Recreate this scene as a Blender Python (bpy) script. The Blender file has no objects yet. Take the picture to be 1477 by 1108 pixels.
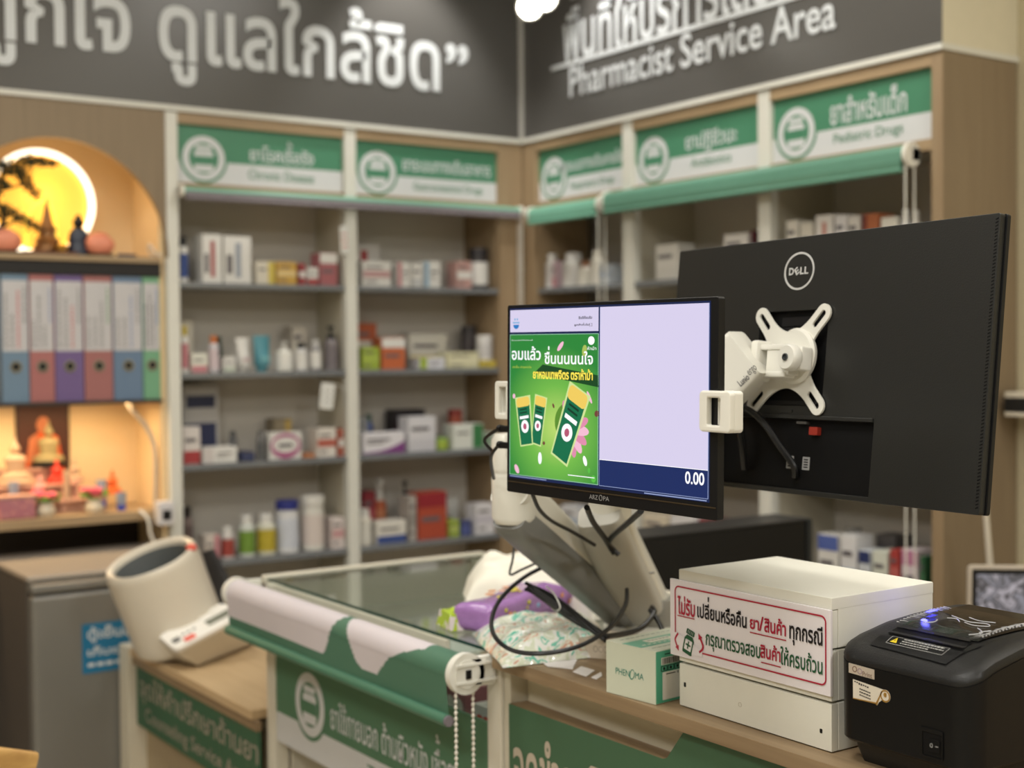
import bpy, bmesh, math, os, random
from mathutils import Vector, Matrix
from mathutils.geometry import interpolate_bezier, tessellate_polygon
PI = math.pi
random.seed(7)
SC = bpy.context.scene
COL = SC.collection

# ---------------------------------------------------------------- camera
def rot_cam(pitch, yaw, roll):
    cp, sp = math.cos(pitch), math.sin(pitch)
    fw = Vector((math.sin(yaw)*cp, math.cos(yaw)*cp, -sp))
    r0 = Vector((math.cos(yaw), -math.sin(yaw), 0)); u0 = r0.cross(fw)
    c, s = math.cos(roll), math.sin(roll)
    ri = r0*c + u0*s; up = u0*c - r0*s
    return Matrix((ri, up, -fw)).transposed().to_4x4()
cam = bpy.data.cameras.new('camera'); cam_ob = bpy.data.objects.new('camera', cam); COL.objects.link(cam_ob)
cam_ob.matrix_world = Matrix.Translation((0, 0, 1.37)) @ rot_cam(math.radians(1.4337), math.radians(34.5442), math.radians(-.4901))
cam.sensor_width = 36; cam.lens = 36*1960/1477
cam.clip_start = .05
cam.dof.use_dof = True; cam.dof.focus_distance = 1.44; cam.dof.aperture_fstop = 3.9
SC.camera = cam_ob
# ---------------------------------------------------------------- view, world, lights
SC.view_settings.view_transform = 'Standard'; SC.view_settings.look = 'None'
SC.view_settings.exposure = 0.2; SC.view_settings.gamma = 1.0
SC.view_settings.use_curve_mapping = False
wd = bpy.data.worlds.new('world'); SC.world = wd; wd.use_nodes = True
wd.node_tree.nodes['Background'].inputs[0].default_value = (.9, .85, .75, 1)
wd.node_tree.nodes['Background'].inputs[1].default_value = .03
ZC = 2.72                                   # ceiling height
CEIL = [(-.9, -.4, 31), (.3, .9, 14), (-1.2, 1.9, 13), (1.95, .7, 6), (1.85, 2.15, 7.5), (.35, 2.45, 7), (1.2, -1.2, 32)]
def spot(loc, target, power, deg, blend, rgb=(1, .97, .92), size=.03):
    l = bpy.data.lights.new('spot', 'SPOT'); l.energy = power; l.spot_size = math.radians(deg); l.spot_blend = blend
    l.color = rgb; l.shadow_soft_size = size
    o = bpy.data.objects.new('spot_light', l); COL.objects.link(o); o.location = loc
    o.rotation_euler = (Vector(target)-Vector(loc)).to_track_quat('-Z', 'Y').to_euler(); return o
for (x, y, e) in CEIL:
    l = bpy.data.lights.new('panel', 'AREA'); l.energy = e; l.size = .5; l.color = (1, .985, .945)
    o = bpy.data.objects.new('panel_light', l); COL.objects.link(o); o.location = (x, y, ZC-.035)
spot((1.98, 3.2, ZC-.06), (2.0, 3.36, 2.0), 21, 76, .6)
spot((2.2, 2.93, ZC-.06), (2.36, 2.92, 2.0), 21, 76, .6)

# ---------------------------------------------------------------- materials
def lin(c):
    return tuple(((v/255)/12.92 if v/255 <= .04045 else ((v/255+.055)/1.055)**2.4) for v in c)
MATS = {}
def mat(name, rgb, rough=.5, metal=0., var=.05, scale=25., bump=0., emit=0., spec=.5, coat=0., trans=0.):
    if name in MATS: return MATS[name]
    m = bpy.data.materials.new(name); m.use_nodes = True; nt = m.node_tree; b = nt.nodes['Principled BSDF']
    c = lin(rgb)
    tc = nt.nodes.new('ShaderNodeTexCoord'); nz = nt.nodes.new('ShaderNodeTexNoise')
    nz.inputs['Scale'].default_value = scale; nz.inputs['Detail'].default_value = 3
    nt.links.new(tc.outputs['Object'], nz.inputs['Vector'])
    mx = nt.nodes.new('ShaderNodeMix'); mx.data_type = 'RGBA'
    mx.inputs[6].default_value = (*[v*(1-var) for v in c], 1); mx.inputs[7].default_value = (*[min(1, v*(1+var)) for v in c], 1)
    nt.links.new(nz.outputs['Fac'], mx.inputs[0])
    nt.links.new(mx.outputs[2], b.inputs['Base Color'])
    b.inputs['Roughness'].default_value = rough; b.inputs['Metallic'].default_value = metal
    b.inputs['Specular IOR Level'].default_value = spec; b.inputs['Coat Weight'].default_value = coat
    b.inputs['Transmission Weight'].default_value = trans
    if bump:
        bp = nt.nodes.new('ShaderNodeBump'); bp.inputs['Strength'].default_value = bump; bp.inputs['Distance'].default_value = .002
        nt.links.new(nz.outputs['Fac'], bp.inputs['Height']); nt.links.new(bp.outputs['Normal'], b.inputs['Normal'])
    if emit:
        nt.links.new(mx.outputs[2], b.inputs['Emission Color']); b.inputs['Emission Strength'].default_value = emit
    MATS[name] = m; return m
def card(rgb, rough=.5):
    return mat('card_%02x%02x%02x' % tuple(int(v) for v in rgb), rgb, rough, var=.03)
def screen(name, rgb, s=1.):                 # a lit display colour
    m = mat(name, rgb, .3, var=.0, emit=s)
    m.node_tree.nodes['Principled BSDF'].inputs['Base Color'].default_value = (.01, .01, .01, 1); m.node_tree.nodes['Principled BSDF'].inputs['Specular IOR Level'].default_value = .12
    for l in list(m.node_tree.links):
        if l.to_socket.name == 'Base Color': m.node_tree.links.remove(l)
    return m
def wood(name, a, b, along='Y', rough=.45, scale=1.):
    m = bpy.data.materials.new(name); m.use_nodes = True; nt = m.node_tree; p = nt.nodes['Principled BSDF']
    tc = nt.nodes.new('ShaderNodeTexCoord'); mp = nt.nodes.new('ShaderNodeMapping')
    s = {'X': (1.2, 22, 22), 'Y': (22, 1.2, 22), 'Z': (22, 22, 1.2)}[along]
    mp.inputs['Scale'].default_value = [v*scale for v in s]
    nt.links.new(tc.outputs['Object'], mp.inputs['Vector'])
    nz = nt.nodes.new('ShaderNodeTexNoise'); nz.inputs['Scale'].default_value = 3; nz.inputs['Detail'].default_value = 6; nz.inputs['Distortion'].default_value = .4
    nt.links.new(mp.outputs[0], nz.inputs['Vector'])
    cr = nt.nodes.new('ShaderNodeValToRGB'); cr.color_ramp.elements[0].position = .3; cr.color_ramp.elements[1].position = .7
    cr.color_ramp.elements[0].color = (*lin(a), 1); cr.color_ramp.elements[1].color = (*lin(b), 1)
    nt.links.new(nz.outputs['Fac'], cr.inputs[0]); nt.links.new(cr.outputs[0], p.inputs['Base Color'])
    p.inputs['Roughness'].default_value = rough
    MATS[name] = m; return m
def thin_glass(name, tint, refl=1., rough=.0, base=.0):
    m = bpy.data.materials.new(name); m.use_nodes = True; nt = m.node_tree; nt.nodes.clear()
    out = nt.nodes.new('ShaderNodeOutputMaterial'); mx = nt.nodes.new('ShaderNodeMixShader')
    tr = nt.nodes.new('ShaderNodeBsdfTransparent'); gl = nt.nodes.new('ShaderNodeBsdfGlossy')
    lw = nt.nodes.new('ShaderNodeLayerWeight'); fr = nt.nodes.new('ShaderNodeMath'); fr.operation = 'POWER'; fr.inputs[1].default_value = 5.0; nt.links.new(lw.outputs['Facing'], fr.inputs[0])
    nz = nt.nodes.new('ShaderNodeTexNoise'); nz.inputs['Scale'].default_value = 8
    ma = nt.nodes.new('ShaderNodeMath'); ma.operation = 'MULTIPLY_ADD'; ma.inputs[1].default_value = refl; ma.inputs[2].default_value = base
    nt.links.new(fr.outputs[0], ma.inputs[0]); nt.links.new(ma.outputs[0], mx.inputs[0])
    tr.inputs[0].default_value = (*lin(tint), 1); gl.inputs[1].default_value = rough
    nt.links.new(tr.outputs[0], mx.inputs[1]); nt.links.new(gl.outputs[0], mx.inputs[2]); nt.links.new(mx.outputs[0], out.inputs[0])
    MATS[name] = m; return m
def patches(name, cols, scale, rough=.25, seedoff=0., bump=.0):
    """printed wrapper: soft coloured patches"""
    m = bpy.data.materials.new(name); m.use_nodes = True; nt = m.node_tree; p = nt.nodes['Principled BSDF']
    tc = nt.nodes.new('ShaderNodeTexCoord'); mp = nt.nodes.new('ShaderNodeMapping'); mp.inputs['Location'].default_value = (seedoff, seedoff*.7, 0)
    nt.links.new(tc.outputs['Object'], mp.inputs['Vector'])
    nz = nt.nodes.new('ShaderNodeTexNoise'); nz.inputs['Scale'].default_value = scale; nz.inputs['Detail'].default_value = 2.5; nz.inputs['Distortion'].default_value = 1.
    nt.links.new(mp.outputs[0], nz.inputs['Vector'])
    cr = nt.nodes.new('ShaderNodeValToRGB'); e = cr.color_ramp.elements
    cr.color_ramp.interpolation = 'CONSTANT'
    lo, hi = .3, .7
    e[0].position = 0; e[0].color = (*lin(cols[0]), 1); e[1].position = hi; e[1].color = (*lin(cols[-1]), 1)
    for i, c in enumerate(cols[1:-1]):
        k = e.new(lo+(hi-lo)*(i+.5)/(len(cols)-1)); k.color = (*lin(c), 1)
    nt.links.new(nz.outputs['Fac'], cr.inputs[0]); nt.links.new(cr.outputs[0], p.inputs['Base Color'])
    p.inputs['Roughness'].default_value = rough
    if bump:
        n2 = nt.nodes.new('ShaderNodeTexNoise'); n2.inputs['Scale'].default_value = 45; n2.inputs['Detail'].default_value = 2
        nt.links.new(tc.outputs['Object'], n2.inputs['Vector'])
        bp = nt.nodes.new('ShaderNodeBump'); bp.inputs['Strength'].default_value = bump; bp.inputs['Distance'].default_value = .006
        nt.links.new(n2.outputs['Fac'], bp.inputs['Height']); nt.links.new(bp.outputs['Normal'], p.inputs['Normal'])
    MATS[name] = m; return m

WHITE = mat('white_paint', (214, 213, 204), .45, var=.02)
CREAM = mat('cream_laminate', (198, 191, 172), .5, var=.03)
GREY_D = mat('fascia_grey', (84, 82, 79), .3, var=.03, scale=4)
OAK = wood('oak_laminate', (124, 102, 76), (150, 128, 98), 'Y', .5)
OAKX = wood('oak_laminate_x', (148, 125, 95), (166, 143, 111), 'X', .5)
OAKZ = wood('oak_laminate_z', (142, 120, 92), (155, 134, 105), 'Z', .5)
TAN = wood('tan_laminate', (128, 111, 88), (137, 120, 96), 'Z', .55)
GREEN = mat('sign_green', (70, 130, 100), .42, var=.03)
GREEN_B = mat('blind_green', (76, 116, 95), .5, var=.05, bump=.1, scale=300)
GREEN_C = mat('counter_green', (64, 98, 72), .45, var=.03)
SIGNW = mat('sign_white', (206, 208, 210), .45, var=.02)
BACKP = mat('cabinet_back', (204, 198, 189), .6, var=.03)
SHELF = mat('shelf_grey_glass', (116, 119, 122), .15, var=.05, spec=.7)
BLACK = mat('black_plastic', (20, 20, 21), .4, var=.1, scale=200, spec=.3)
BLACKT = mat('black_textured', (24, 24, 24), .5, var=.15, scale=900, bump=.25, spec=.2)
MONB = mat('monitor_black', (38, 38, 36), .38, var=.08, scale=500, bump=.08, spec=.35)
CABLE = mat('cable_black', (14, 14, 15), .4, var=.1)
ARMW = mat('arm_white', (224, 222, 212), .32, var=.02, coat=.2)
ARMG = mat('arm_grey', (140, 138, 130), .4, var=.03)
DRAWW = mat('drawer_white', (222, 220, 208), .5, var=.02, scale=60, bump=.03)
CHROME = mat('brushed_steel', (170, 170, 168), .25, 1., var=.08)
GLASS = thin_glass('counter_glass', (248, 252, 250), .92, .0, .05)
FILM = thin_glass('clear_film', (246, 246, 244), .7, .05, .0)

# ---------------------------------------------------------------- geometry helpers
def frame(o, u, v):
    u = Vector(u).normalized(); v = Vector(v); n = u.cross(v).normalized(); v = n.cross(u)
    M = Matrix((u, v, n)).transposed().to_4x4(); M.translation = o; return M
def axis_frame(p0, p1):
    d = Vector(p1)-Vector(p0); M = d.to_track_quat('Z', 'Y').to_matrix().to_4x4(); M.translation = p0; return M, d.length
def catmull(pts, n=8, closed=False):
    P = [Vector(p) for p in pts]; out = []; N = len(P)
    for i in range(N if closed else N-1):
        if closed: a, b, c, d = P[i-1], P[i], P[(i+1) % N], P[(i+2) % N]
        else: a, b, c, d = P[max(i-1, 0)], P[i], P[i+1], P[min(i+2, N-1)]
        for k in range(n):
            t = k/n
            out.append(.5*((2*b)+(c-a)*t+(2*a-5*b+4*c-d)*t*t+(3*b-a-3*c+d)*t**3))
    if not closed: out.append(P[-1])
    return out
def rrect(x0, x1, y0, y1, r, n=6):
    p = []
    for cx, cy, a in ((x1-r, y1-r, 0), (x0+r, y1-r, 90), (x0+r, y0+r, 180), (x1-r, y0+r, 270)):
        for k in range(n+1):
            t = math.radians(a+90*k/n); p.append((cx+r*math.cos(t), cy+r*math.sin(t)))
    return p
def ell(cx, cy, rx, ry=None, n=32, rot=0):
    ry = ry or rx; c, s = math.cos(rot), math.sin(rot)
    return [(cx+rx*math.cos(t)*c-ry*math.sin(t)*s, cy+rx*math.cos(t)*s+ry*math.sin(t)*c) for t in (2*PI*k/n for k in range(n))]
FONT_T = FONT_L = None
try:
    FONT_T = bpy.data.fonts.load(os.path.join(bpy.utils.system_resource('DATAFILES', path='fonts'), 'NotoSansThai-VariableFont_wdth,wght.woff2'))
except Exception: pass
def thai(s): return any('\u0e00' <= c <= '\u0e7f' for c in s)
def text_geo(s, bold=0.):
    """filled outlines of a string: every outer contour is filled on its own, so overlapping strokes stay solid"""
    c = bpy.data.curves.new('txt', 'FONT'); c.body = s; c.size = 1
    if thai(s) and FONT_T: c.font = FONT_T
    o = bpy.data.objects.new('txt', c); COL.objects.link(o)
    c.materials.append(None); c.materials.append(None)
    for i, ch in enumerate(s):
        c.body_format[i].material_index = 1 if (ch in '่้๊๋์' and i and s[i-1] in 'ัิีึื็') else 0
    bpy.context.view_layer.update()
    cu = o.to_curve(bpy.context.evaluated_depsgraph_get())
    polys = []
    for sp in cu.splines:
        dy = .22 if sp.material_index == 1 else 0
        P = []
        if sp.type == 'BEZIER':
            B = sp.bezier_points; n = len(B)
            for k in range(n):
                a, b = B[k], B[(k+1) % n]
                if (a.co-b.co).length < 1e-7: continue
                ln = a.handle_right-a.co; st = abs(ln.cross(b.co-a.co).length) < 1e-7 and abs((b.handle_left-b.co).cross(b.co-a.co).length) < 1e-7
                P += [a.co.copy()] if st else interpolate_bezier(a.co, a.handle_right, b.handle_left, b.co, 5)[:-1]
        else: P = [p.co.to_3d() for p in sp.points]
        P = [Vector((p.x, p.y+dy, 0)) for p in P]
        if len(P) > 2: polys.append(P)
    o.to_curve_clear(); bpy.data.objects.remove(o); bpy.data.curves.remove(c)
    area = lambda P: .5*sum(P[k-1].x*P[k].y-P[k].x*P[k-1].y for k in range(len(P)))
    if not polys: return [], []
    A = [area(P) for P in polys]; sg = 1 if max(A, key=abs) > 0 else -1
    if bold:
        Q = []
        for P in polys:
            n = len(P); R = []
            for k in range(n):
                d0 = (P[k]-P[k-1]).normalized(); d1 = (P[(k+1) % n]-P[k]).normalized(); d = (d0+d1)
                d = d.normalized() if d.length > 1e-4 else d1
                m = max(.5, d.dot(d1)); R.append(P[k]+Vector((d.y, -d.x, 0))*sg*bold/m)
            Q.append(R)
        polys = Q
    def inside(p, P):
        r = False
        for k in range(len(P)):
            a, b = P[k-1], P[k]
            if (a.y > p.y) != (b.y > p.y) and p.x < (b.x-a.x)*(p.y-a.y)/(b.y-a.y)+a.x: r = not r
        return r
    outs = [k for k in range(len(polys)) if A[k]*sg > 0]; holes = {k: [] for k in outs}
    for k in range(len(polys)):
        if A[k]*sg < 0:
            c_ = [q for q in outs if inside(polys[k][0], polys[q])]
            if c_: holes[min(c_, key=lambda q: abs(A[q]))].append(polys[k])
    V, F = [], []
    for k in outs:
        L = [polys[k]]+holes[k]; flat = [p for P in L for p in P]; b = len(V)
        V += [(p.x, p.y) for p in flat]
        for t in tessellate_polygon(L):
            a_, b_, c_ = (flat[q] for q in t)
            F.append(tuple(b+q for q in (t if (b_-a_).cross(c_-a_).z > 0 else t[::-1])))
    return V, F

class G:
    """collects geometry, then links it as ONE mesh object"""
    def __init__(s): s.bm = bmesh.new()
    def _merge(s, t, M, mi):
        for f in t.faces: f.material_index = mi
        if M is not None: t.transform(M)
        me = bpy.data.meshes.new('tmp'); t.to_mesh(me); t.free(); s.bm.from_mesh(me); bpy.data.meshes.remove(me)
    def box(s, lo, hi, mi=0, bev=0., M=None, seg=2):
        t = bmesh.new(); bmesh.ops.create_cube(t, size=1)
        lo, hi = Vector(lo), Vector(hi); d = hi-lo
        for v in t.verts: v.co = Vector(((v.co.x+.5)*d.x+lo.x, (v.co.y+.5)*d.y+lo.y, (v.co.z+.5)*d.z+lo.z))
        if bev: bmesh.ops.bevel(t, geom=list(t.edges), offset=min(bev, .49*min(d)), segments=seg, profile=.5, affect='EDGES')
        s._merge(t, M, mi); return s
    def lathe(s, prof, mi=0, M=None, seg=24, sx=1., sy=1.):
        t = bmesh.new(); rings = []
        for r, z in prof:
            if r < 1e-6: rings.append([t.verts.new((0, 0, z))])
            else: rings.append([t.verts.new((r*sx*math.cos(2*PI*k/seg), r*sy*math.sin(2*PI*k/seg), z)) for k in range(seg)])
        for a, b in zip(rings, rings[1:]):
            for k in range(seg):
                j = (k+1) % seg
                if len(a) == 1 and len(b) == 1: continue
                if len(a) == 1: t.faces.new((a[0], b[j], b[k])) if False else t.faces.new((a[0], b[k], b[j]))
                elif len(b) == 1: t.faces.new((a[k], a[j], b[0]))
                else: t.faces.new((a[k], a[j], b[j], b[k]))
        bmesh.ops.recalc_face_normals(t, faces=t.faces); s._merge(t, M, mi); return s
    def cyl(s, p0, p1, r, r1=None, mi=0, seg=20):
        M, L = axis_frame(p0, p1); r1 = r if r1 is None else r1
        return s.lathe([(0, 0), (r, 0), (r1, L), (0, L)], mi, M, seg)
    def ball(s, c, r, mi=0, sc=(1, 1, 1), seg=16):
        t = bmesh.new(); bmesh.ops.create_uvsphere(t, u_segments=seg, v_segments=max(6, seg//2), radius=r)
        s._merge(t, Matrix.Translation(c) @ Matrix.Diagonal((*sc, 1)), mi); return s
    def tube(s, pts, r, mi=0, seg=8, closed=False, smooth=8):
        P = catmull(pts, smooth, closed) if smooth else [Vector(p) for p in pts]
        t = bmesh.new(); N = len(P); rings = []; nrm = None
        for i in range(N):
            a = P[i-1] if (i or closed) else P[0]; b = P[(i+1) % N] if (i < N-1 or closed) else P[-1]
            d = (b-a).normalized()
            if nrm is None: nrm = d.orthogonal().normalized()
            nrm = (nrm-d*nrm.dot(d)).normalized(); bi = d.cross(nrm)
            rr = r(i/(N-1)) if callable(r) else r
            rings.append([t.verts.new(P[i]+(nrm*math.cos(2*PI*k/seg)+bi*math.sin(2*PI*k/seg))*rr) for k in range(seg)])
        for i in range(N if closed else N-1):
            A, B = rings[i], rings[(i+1) % N]
            for k in range(seg):
                j = (k+1) % seg; t.faces.new((A[k], A[j], B[j], B[k]))
        if not closed: t.faces.new(rings[0][::-1]); t.faces.new(rings[-1])
        s._merge(t, None, mi); return s
    def sweep(s, pts, secs, up=(0, 0, 1), mi=0, n=32, p=4., smooth=6):
        """rounded-rectangle bar along a path: secs = (width, height) at each point, width along up x tangent"""
        P = catmull(pts, smooth); S = catmull([(a, b, 0) for a, b in secs], smooth)
        t = bmesh.new(); rings = []; up = Vector(up)
        for i, q in enumerate(P):
            d = (P[min(i+1, len(P)-1)]-P[max(i-1, 0)]).normalized(); w = d.cross(up).normalized(); h = w.cross(d)
            ring = []
            for k in range(n):
                a = 2*PI*k/n; c, e = math.cos(a), math.sin(a)
                ring.append(t.verts.new(q+w*(math.copysign(abs(c)**(2/p), c)*S[i].x/2)+h*(math.copysign(abs(e)**(2/p), e)*S[i].y/2)))
            rings.append(ring)
        for A, B in zip(rings, rings[1:]):
            for k in range(n):
                j = (k+1) % n; t.faces.new((A[k], A[j], B[j], B[k]))
        t.faces.new(rings[0][::-1]); t.faces.new(rings[-1]); bmesh.ops.recalc_face_normals(t, faces=t.faces)
        s._merge(t, None, mi); return s
    def plate(s, polys, z0, z1, mi=0, M=None, bev=0.):
        """flat plate with holes (even-odd) between z0 and z1 in the frame M"""
        c = bpy.data.curves.new('pl', 'CURVE'); c.dimensions = '2D'; c.fill_mode = 'BOTH'
        c.extrude = max((z1-z0)/2-bev, 1e-6); c.bevel_depth = bev; c.bevel_resolution = 1; c.offset = -bev if bev else 0
        for poly in polys:
            sp = c.splines.new('POLY'); sp.points.add(len(poly)-1); sp.use_cyclic_u = True
            for q, (x, y) in zip(sp.points, poly): q.co = (x, y, 0, 1)
        o = bpy.data.objects.new('pl', c); COL.objects.link(o); bpy.context.view_layer.update()
        me = bpy.data.meshes.new_from_object(o.evaluated_get(bpy.context.evaluated_depsgraph_get()))
        bpy.data.objects.remove(o); bpy.data.curves.remove(c)
        t = bmesh.new(); t.from_mesh(me); bpy.data.meshes.remove(me)
        bmesh.ops.translate(t, vec=(0, 0, (z0+z1)/2), verts=t.verts); bmesh.ops.remove_doubles(t, verts=t.verts, dist=1e-6)
        bmesh.ops.recalc_face_normals(t, faces=t.faces)
        s._merge(t, M, mi); return s
    def face(s, pts, mi=0, M=None):
        t = bmesh.new(); t.faces.new([t.verts.new((*p, 0) if len(p) == 2 else p) for p in pts]); s._merge(t, M, mi); return s
    def text(s, body, u0, u1, v0, v1, off=.0006, mi=0, M=None, bold=0., keep=False):
        V, F = text_geo(body, bold)
        if not V: return s
        xs = [v[0] for v in V]; ys = [v[1] for v in V]; ax, bx, ay, by = min(xs), max(xs), min(ys), max(ys)
        sx = (u1-u0)/max(bx-ax, 1e-6); sy = (v1-v0)/max(by-ay, 1e-6)
        t = bmesh.new(); vs = [t.verts.new((u0+(x-ax)*sx, v0+(y-ay)*sy, off)) for x, y in V]
        for f in F:
            try: t.faces.new([vs[i] for i in f])
            except ValueError: pass
        s._merge(t, M, mi); return s
    def grid(s, fn, nu, nv, mi=0, mfn=None):
        t = bmesh.new(); vs = [[t.verts.new(fn(i/nu, j/nv)) for j in range(nv+1)] for i in range(nu+1)]
        idx = []
        for i in range(nu):
            for j in range(nv):
                t.faces.new((vs[i][j], vs[i+1][j], vs[i+1][j+1], vs[i][j+1])); idx.append(mfn((i+.5)/nu, (j+.5)/nv) if mfn else mi)
        me = bpy.data.meshes.new('tmp')
        for f, k in zip(t.faces, idx): f.material_index = k
        t.to_mesh(me); t.free(); s.bm.from_mesh(me); bpy.data.meshes.remove(me); return s
    def obj(s, name, mats, parent=None, M=None, ang=38, wn=True):
        mats = mats if isinstance(mats, (list, tuple)) else [mats]
        for f in s.bm.faces: f.smooth = True
        ca = math.radians(ang)
        for e in s.bm.edges:
            if len(e.link_faces) == 2 and e.calc_face_angle(0) > ca: e.smooth = False
        me = bpy.data.meshes.new(name); s.bm.to_mesh(me); s.bm.free()
        for m in mats: me.materials.append(m)
        o = bpy.data.objects.new(name, me); COL.objects.link(o)
        if parent: o.parent = parent
        if M is not None: o.matrix_local = M
        if wn: w = o.modifiers.new('weighted_normals', 'WEIGHTED_NORMAL'); w.keep_sharp = True
        return o
def tag(o, label, cat, group=None, kind=None):
    o['label'] = label; o['category'] = cat
    if group: o['group'] = group
    if kind: o['kind'] = kind
    return o
def thing(name, label, cat, loc=(0, 0, 0), rz=0., group=None, M=None):
    o = bpy.data.objects.new(name, None); o.empty_display_size = .05; COL.objects.link(o)
    if M is not None: o.matrix_world = M
    else: o.location = loc; o.rotation_euler = (0, 0, rz)
    return tag(o, label, cat, group)
def struct(o): o['kind'] = 'structure'; return o

# ---------------------------------------------------------------- the room
G().box((-2.8, -2.8, -.05), (2.68, 3.70, 0)).obj('floor', mat('floor_tile', (190, 180, 165), .3, var=.06, scale=6))['kind'] = 'structure'
G().box((-2.8, -2.8, ZC), (2.68, 3.70, ZC+.05)).obj('ceiling', mat('ceiling_white', (225, 222, 214), .7))['kind'] = 'structure'
WALLM = mat('wall_cream', (196, 186, 156), .6, var=.02)
struct(G().box((-2.85, 3.645, 0), (2.7, 3.70, ZC)).obj('wall_back', mat('wall_shade_brown', (86, 74, 64), .6)))  # shade under the altar shelf is put into the wall's dark brown
struct(G().box((2.66, -2.8, 0), (2.71, 3.645, ZC)).obj('wall_right', WALLM))
struct(G().box((-2.85, -2.8, 0), (-2.8, 3.645, ZC)).obj('wall_left', WALLM))
struct(G().box((-2.8, -2.85, 0), (2.66, -2.8, ZC)).obj('wall_front', WALLM))
# dark lettered bulkheads above the cabinets
LETW = mat('letter_white', (206, 210, 212), .4, var=.02)
g = G().box((-1.2, 3.42, 2.013), (2.40, 3.64, ZC-.002)); g.box((-1.2, 3.414, 2.0), (2.393, 3.64, 2.013), 1)
t1 = struct(g.obj('trim_1', [GREY_D, WHITE]))
M = frame((0, 3.42, 0), (1, 0, 0), (0, 0, 1))
g = G()
g.text('ถูกใจ', .80, 1.181, 2.070, 2.335, .004, 0, M, .014)
g.text('ดูแลใกล้ชิด', 1.255, 2.105, 2.067, 2.338, .004, 0, M, .014)
g.text('”', 2.125, 2.205, 2.215, 2.275, .004, 0, M, .03)
g.obj('lettering', LETW, t1)
g = G().box((2.40, 1.866, 2.013), (2.66, 3.42, ZC-.002), 2); g.box((2.399, 1.8662, 2.013), (2.401, 3.42, ZC-.002), 0)
g.box((2.393, 1.862, 2.0), (2.66, 3.414, 2.013), 1)
t2 = struct(g.obj('trim_2', [GREY_D, WHITE, mat('bulkhead_cream', (214, 207, 184), .6)]))
M = frame((2.399, 0, 0), (0, -1, 0), (0, 0, 1))
g = G()
g.text('พื้นที่ให้บริการโดยเภสัชกร', -3.20, -1.98, 2.205, 2.43, .004, 0, M, .012)
g.text('Pharmacist Service Area', -3.172, -2.158, 2.1015, 2.190, .004, 0, M, .012)
g.box((-3.262, 2.1945, .0005), (-1.98, 2.2065, .004), 0, 0, M)
g.obj('lettering', LETW, t2)
struct(G().box((2.386, 3.406, 2.013), (2.3985, 3.4185, ZC-.003), 0, .003).obj('trim_3', mat('corner_strip', (196, 194, 188), .35, .3)))

# ---------------------------------------------------------------- ceiling lamps
FIX = mat('lamp_frame', (225, 225, 222), .4); DIF = mat('lamp_diffuser', (255, 246, 228), .5, var=.0, emit=3.)
where = ['over the floor left of the counter', 'above the camera side of the counter', 'over the waiting area at the far left',
         'over the staff aisle nearest the camera', 'over the staff aisle by the corner', 'above the counselling desk', 'over the open floor behind the camera']
for (x, y, e), w in zip(CEIL, where):
    t = thing('ceiling_light', 'square white ceiling panel lamp '+w, 'lamp', (x, y, ZC), group='ceiling panel lamps')
    G().plate([rrect(-.3, .3, -.3, .3, .01), rrect(-.27, .27, -.27, .27, .005)], -.03, -.0005, 0).obj('frame', FIX, t)
    G().box((-.269, -.269, -.016), (.269, .269, -.006)).obj('diffuser', DIF, t)
for (x, y), w in (((1.98, 3.2), 'lighting the lettered grey wall on the left'), ((2.2, 2.93), 'lighting the lettered grey wall on the right')):
    t = thing('recessed_downlight', 'small recessed ceiling downlight '+w, 'lamp', (x, y, ZC))
    G().lathe([(.03, -.001), (.05, -.001), (.052, -.008), (.034, -.01), (.03, -.001)], 0, None, 32).obj('ring', FIX, t)
# the two track spotlights hanging in front of the corner
LAMPON = mat('spot_lens', (255, 252, 244), .3, var=0, emit=28.)
def track_spot(label, p, aim):
    t = thing('track_spotlight', label, 'lamp', p, group='track spotlights by the corner')
    d = (Vector(aim)-Vector(p)).normalized(); q = d.to_track_quat('Z', 'Y').to_matrix().to_4x4()
    G().lathe([(0, -.09), (.022, -.09), (.03, -.075), (.033, 0), (.029, 0), (.027, -.012), (0, -.012)], 0, q, 28).obj('housing', WHITE, t)
    G().lathe([(0, -.004), (.027, -.004), (.0, .003)], 0, q, 28).obj('lens', LAMPON, t)
    G().cyl((0, 0, .0), (0, 0, ZC-p[2]), .006, mi=0).obj('stem', WHITE, t)
track_spot('lit white track spotlight hanging nearest the grey wall corner', (1.896,2.666,2.19), (.3, .6, 1.2))
track_spot('lit white track spotlight just right of the corner one, cut by the frame', (1.986,2.727,2.236), (.8, .4, 1.2))

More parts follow.
